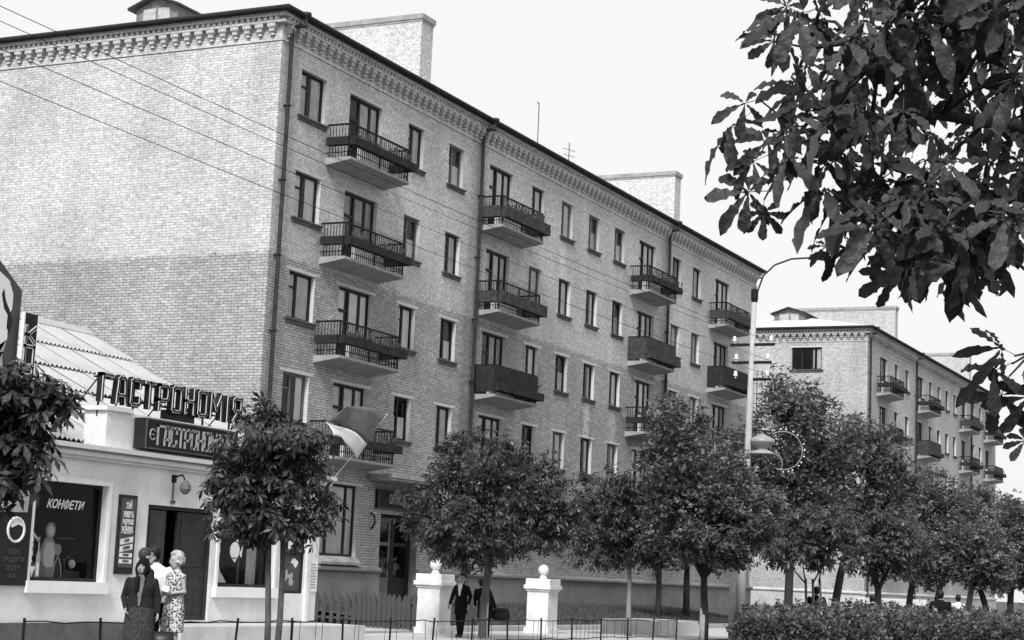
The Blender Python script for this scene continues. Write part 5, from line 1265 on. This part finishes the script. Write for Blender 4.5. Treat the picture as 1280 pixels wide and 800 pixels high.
# the group by the shop door
T1_, k1, J1, A1 = person('older woman in black headscarf and dark cardigan holding a dark bag by the shop', 178, 26.5, -60, 1.55, dict(build=1.32, shoulder=.165, top=(C_DARK, .80, 'long', .012), top_name='cardigan', skirt=(PRINT_D, .22, .03), hair=(C_BLACK, 'scarf'), turn=-.35,
       R=((-.275, .03, 1.08), (-.21, -.15, .90)), L=((.275, .03, 1.08), (.29, -.03, .84)), vest=(cloth('speckled_blouse', .16, .5, 25), .95), skin=SKIN))
def bag(pos, label, w=.32, h=.34, rz=0.0, strap=.22):
    B = thing('shopping_bag', label, 'bag', tuple(pos), rz); m = MB(); m.loft([(0, 0, 0, w * .42, .05), (0, 0, h * .12, w * .5, .075), (0, 0, h * .6, w * .48, .065), (0, 0, h, w * .40, .02)], 16); m.build('pouch', LEATHER, B, smooth=True)
    for s in (-1, 1): MB().tube([(-w * .25, s * .015, h - .02), (-w * .15, s * .02, h + strap * .8), (0, s * .012, h + strap), (w * .15, s * .02, h + strap * .8), (w * .25, s * .015, h - .02)], .009, 6).build('handle', LEATHER, B)
p = at(211, 700, 26.3); bag((p[0], p[1], .16), 'black handbag hanging from the hand of the woman in the headscarf', .34, .36, R_(-55), .24)
person('bareheaded man half hidden behind the woman in the headscarf', 182, 27.5, 60, 1.71, dict(top=(C_DARK, .72, 'long', .018), trousers=C_BLACK, hair=(mat('brown_hair', .035, .6, .5, 30), 'short'), turn=-.3))
person('man in a white shirt with his back turned at the shop door', 204, 28.3, 140, 1.76, dict(build=1.1, top=(C_WHITE, .86, 'short', .03), top_name='shirt', trousers=C_BLACK, hair=(HAIR_D, 'short'), side=.22, lean=.1))
T2_, k2, J2, A2 = person('fair haired woman in a sleeveless printed dress standing by the shop door', 220, 27.0, -112, 1.66, dict(build=1.12, top=(PRINT, .88, 'none', .008), top_name='dress_bodice', skirt=(PRINT, .50, .012), hair=(HAIR_L, 'curly'), turn=.12, tilt=.1, L=((.235, .02, 1.12), (.10, -.22, 1.08)), R=((-.235, .02, 1.12), (-.06, -.24, 1.10)), hand_dirL=(-.1, -.1, .05), curl=.9))
def held_paper():
    p = at(207, 738, 26.75); B = thing('paper_parcel', 'small white paper parcel held by the woman in the printed dress', 'parcel', tuple(p)); m = MB(); m.box(-.09, .09, -.06, .06, -.05, .05); o = m.build('wrapping', C_WHITE, B); bv = o.modifiers.new('b', 'BEVEL'); bv.width = .02; bv.segments = 2
    o.rotation_euler = (.2, .3, .6)
held_paper()
# on the pavement by the gate posts
person('boy in a black suit with a white open collar walking between the gate posts', 578, 45.0, -85, 1.56, dict(shoulder=.175, top=(C_BLACK, .62, 'long', .022), trousers=C_BLACK, vest=(C_WHITE, 1.12), hair=(HAIR_D, 'short'), head=1.3, step=.14, turn=.2, R=((-.27, .03, 1.12), (-.33, -.02, .88)), L=((.25, .05, 1.12), (.27, -.10, .88))), .012)
person('stooping person in a dark coat carrying a bundle behind the leaning tree trunk', 609, 45.6, 150, 1.50, dict(build=1.35, shoulder=.17, top=(C_BLACK, .55, 'long', .03), trousers=C_BLACK, hair=(HAIR_D, 'short'), lean=.45, L=((.26, -.1, 1.12), (.2, -.25, .9)), R=((-.28, -.02, 1.1), (-.33, .02, .85))), .013)
p = at(628, 740, 45.6); bag((p[0], p[1], .45), 'dark sack carried by the stooping person in the dark coat', .45, .3, R_(-62), .10)
# beyond the hedge
person('person in a dark jacket and cap standing behind the hedge under thin stems', 1021, 55.0, 110, 1.66, dict(build=1.25, top=(C_BLACK, .7, 'long', .03), trousers=C_BLACK, hair=(HAIR_D, 'short')), .016)
person('person in dark clothes leaning forward beside the thick chestnut trunk', 1094, 54.0, 130, 1.50, dict(build=1.35, top=(C_BLACK, .7, 'long', .03), trousers=C_BLACK, hair=(HAIR_D, 'short'), lean=.35), .016)
person('broad shouldered person in a black jacket seen from behind past the hedge', 1176, 51.0, 100, 1.70, dict(build=1.2, shoulder=.2, top=(C_BLACK, .7, 'long', .03), trousers=C_BLACK, hair=(HAIR_D, 'short')), .016)
person('distant person dressed in white walking near the hedge end', 1198, 60.0, 100, 1.62, dict(top=(C_WHITE, .55, 'short', .03), top_name='coat', skirt=(C_WHITE, .5, .03), hair=(HAIR_D, 'short')), .016)
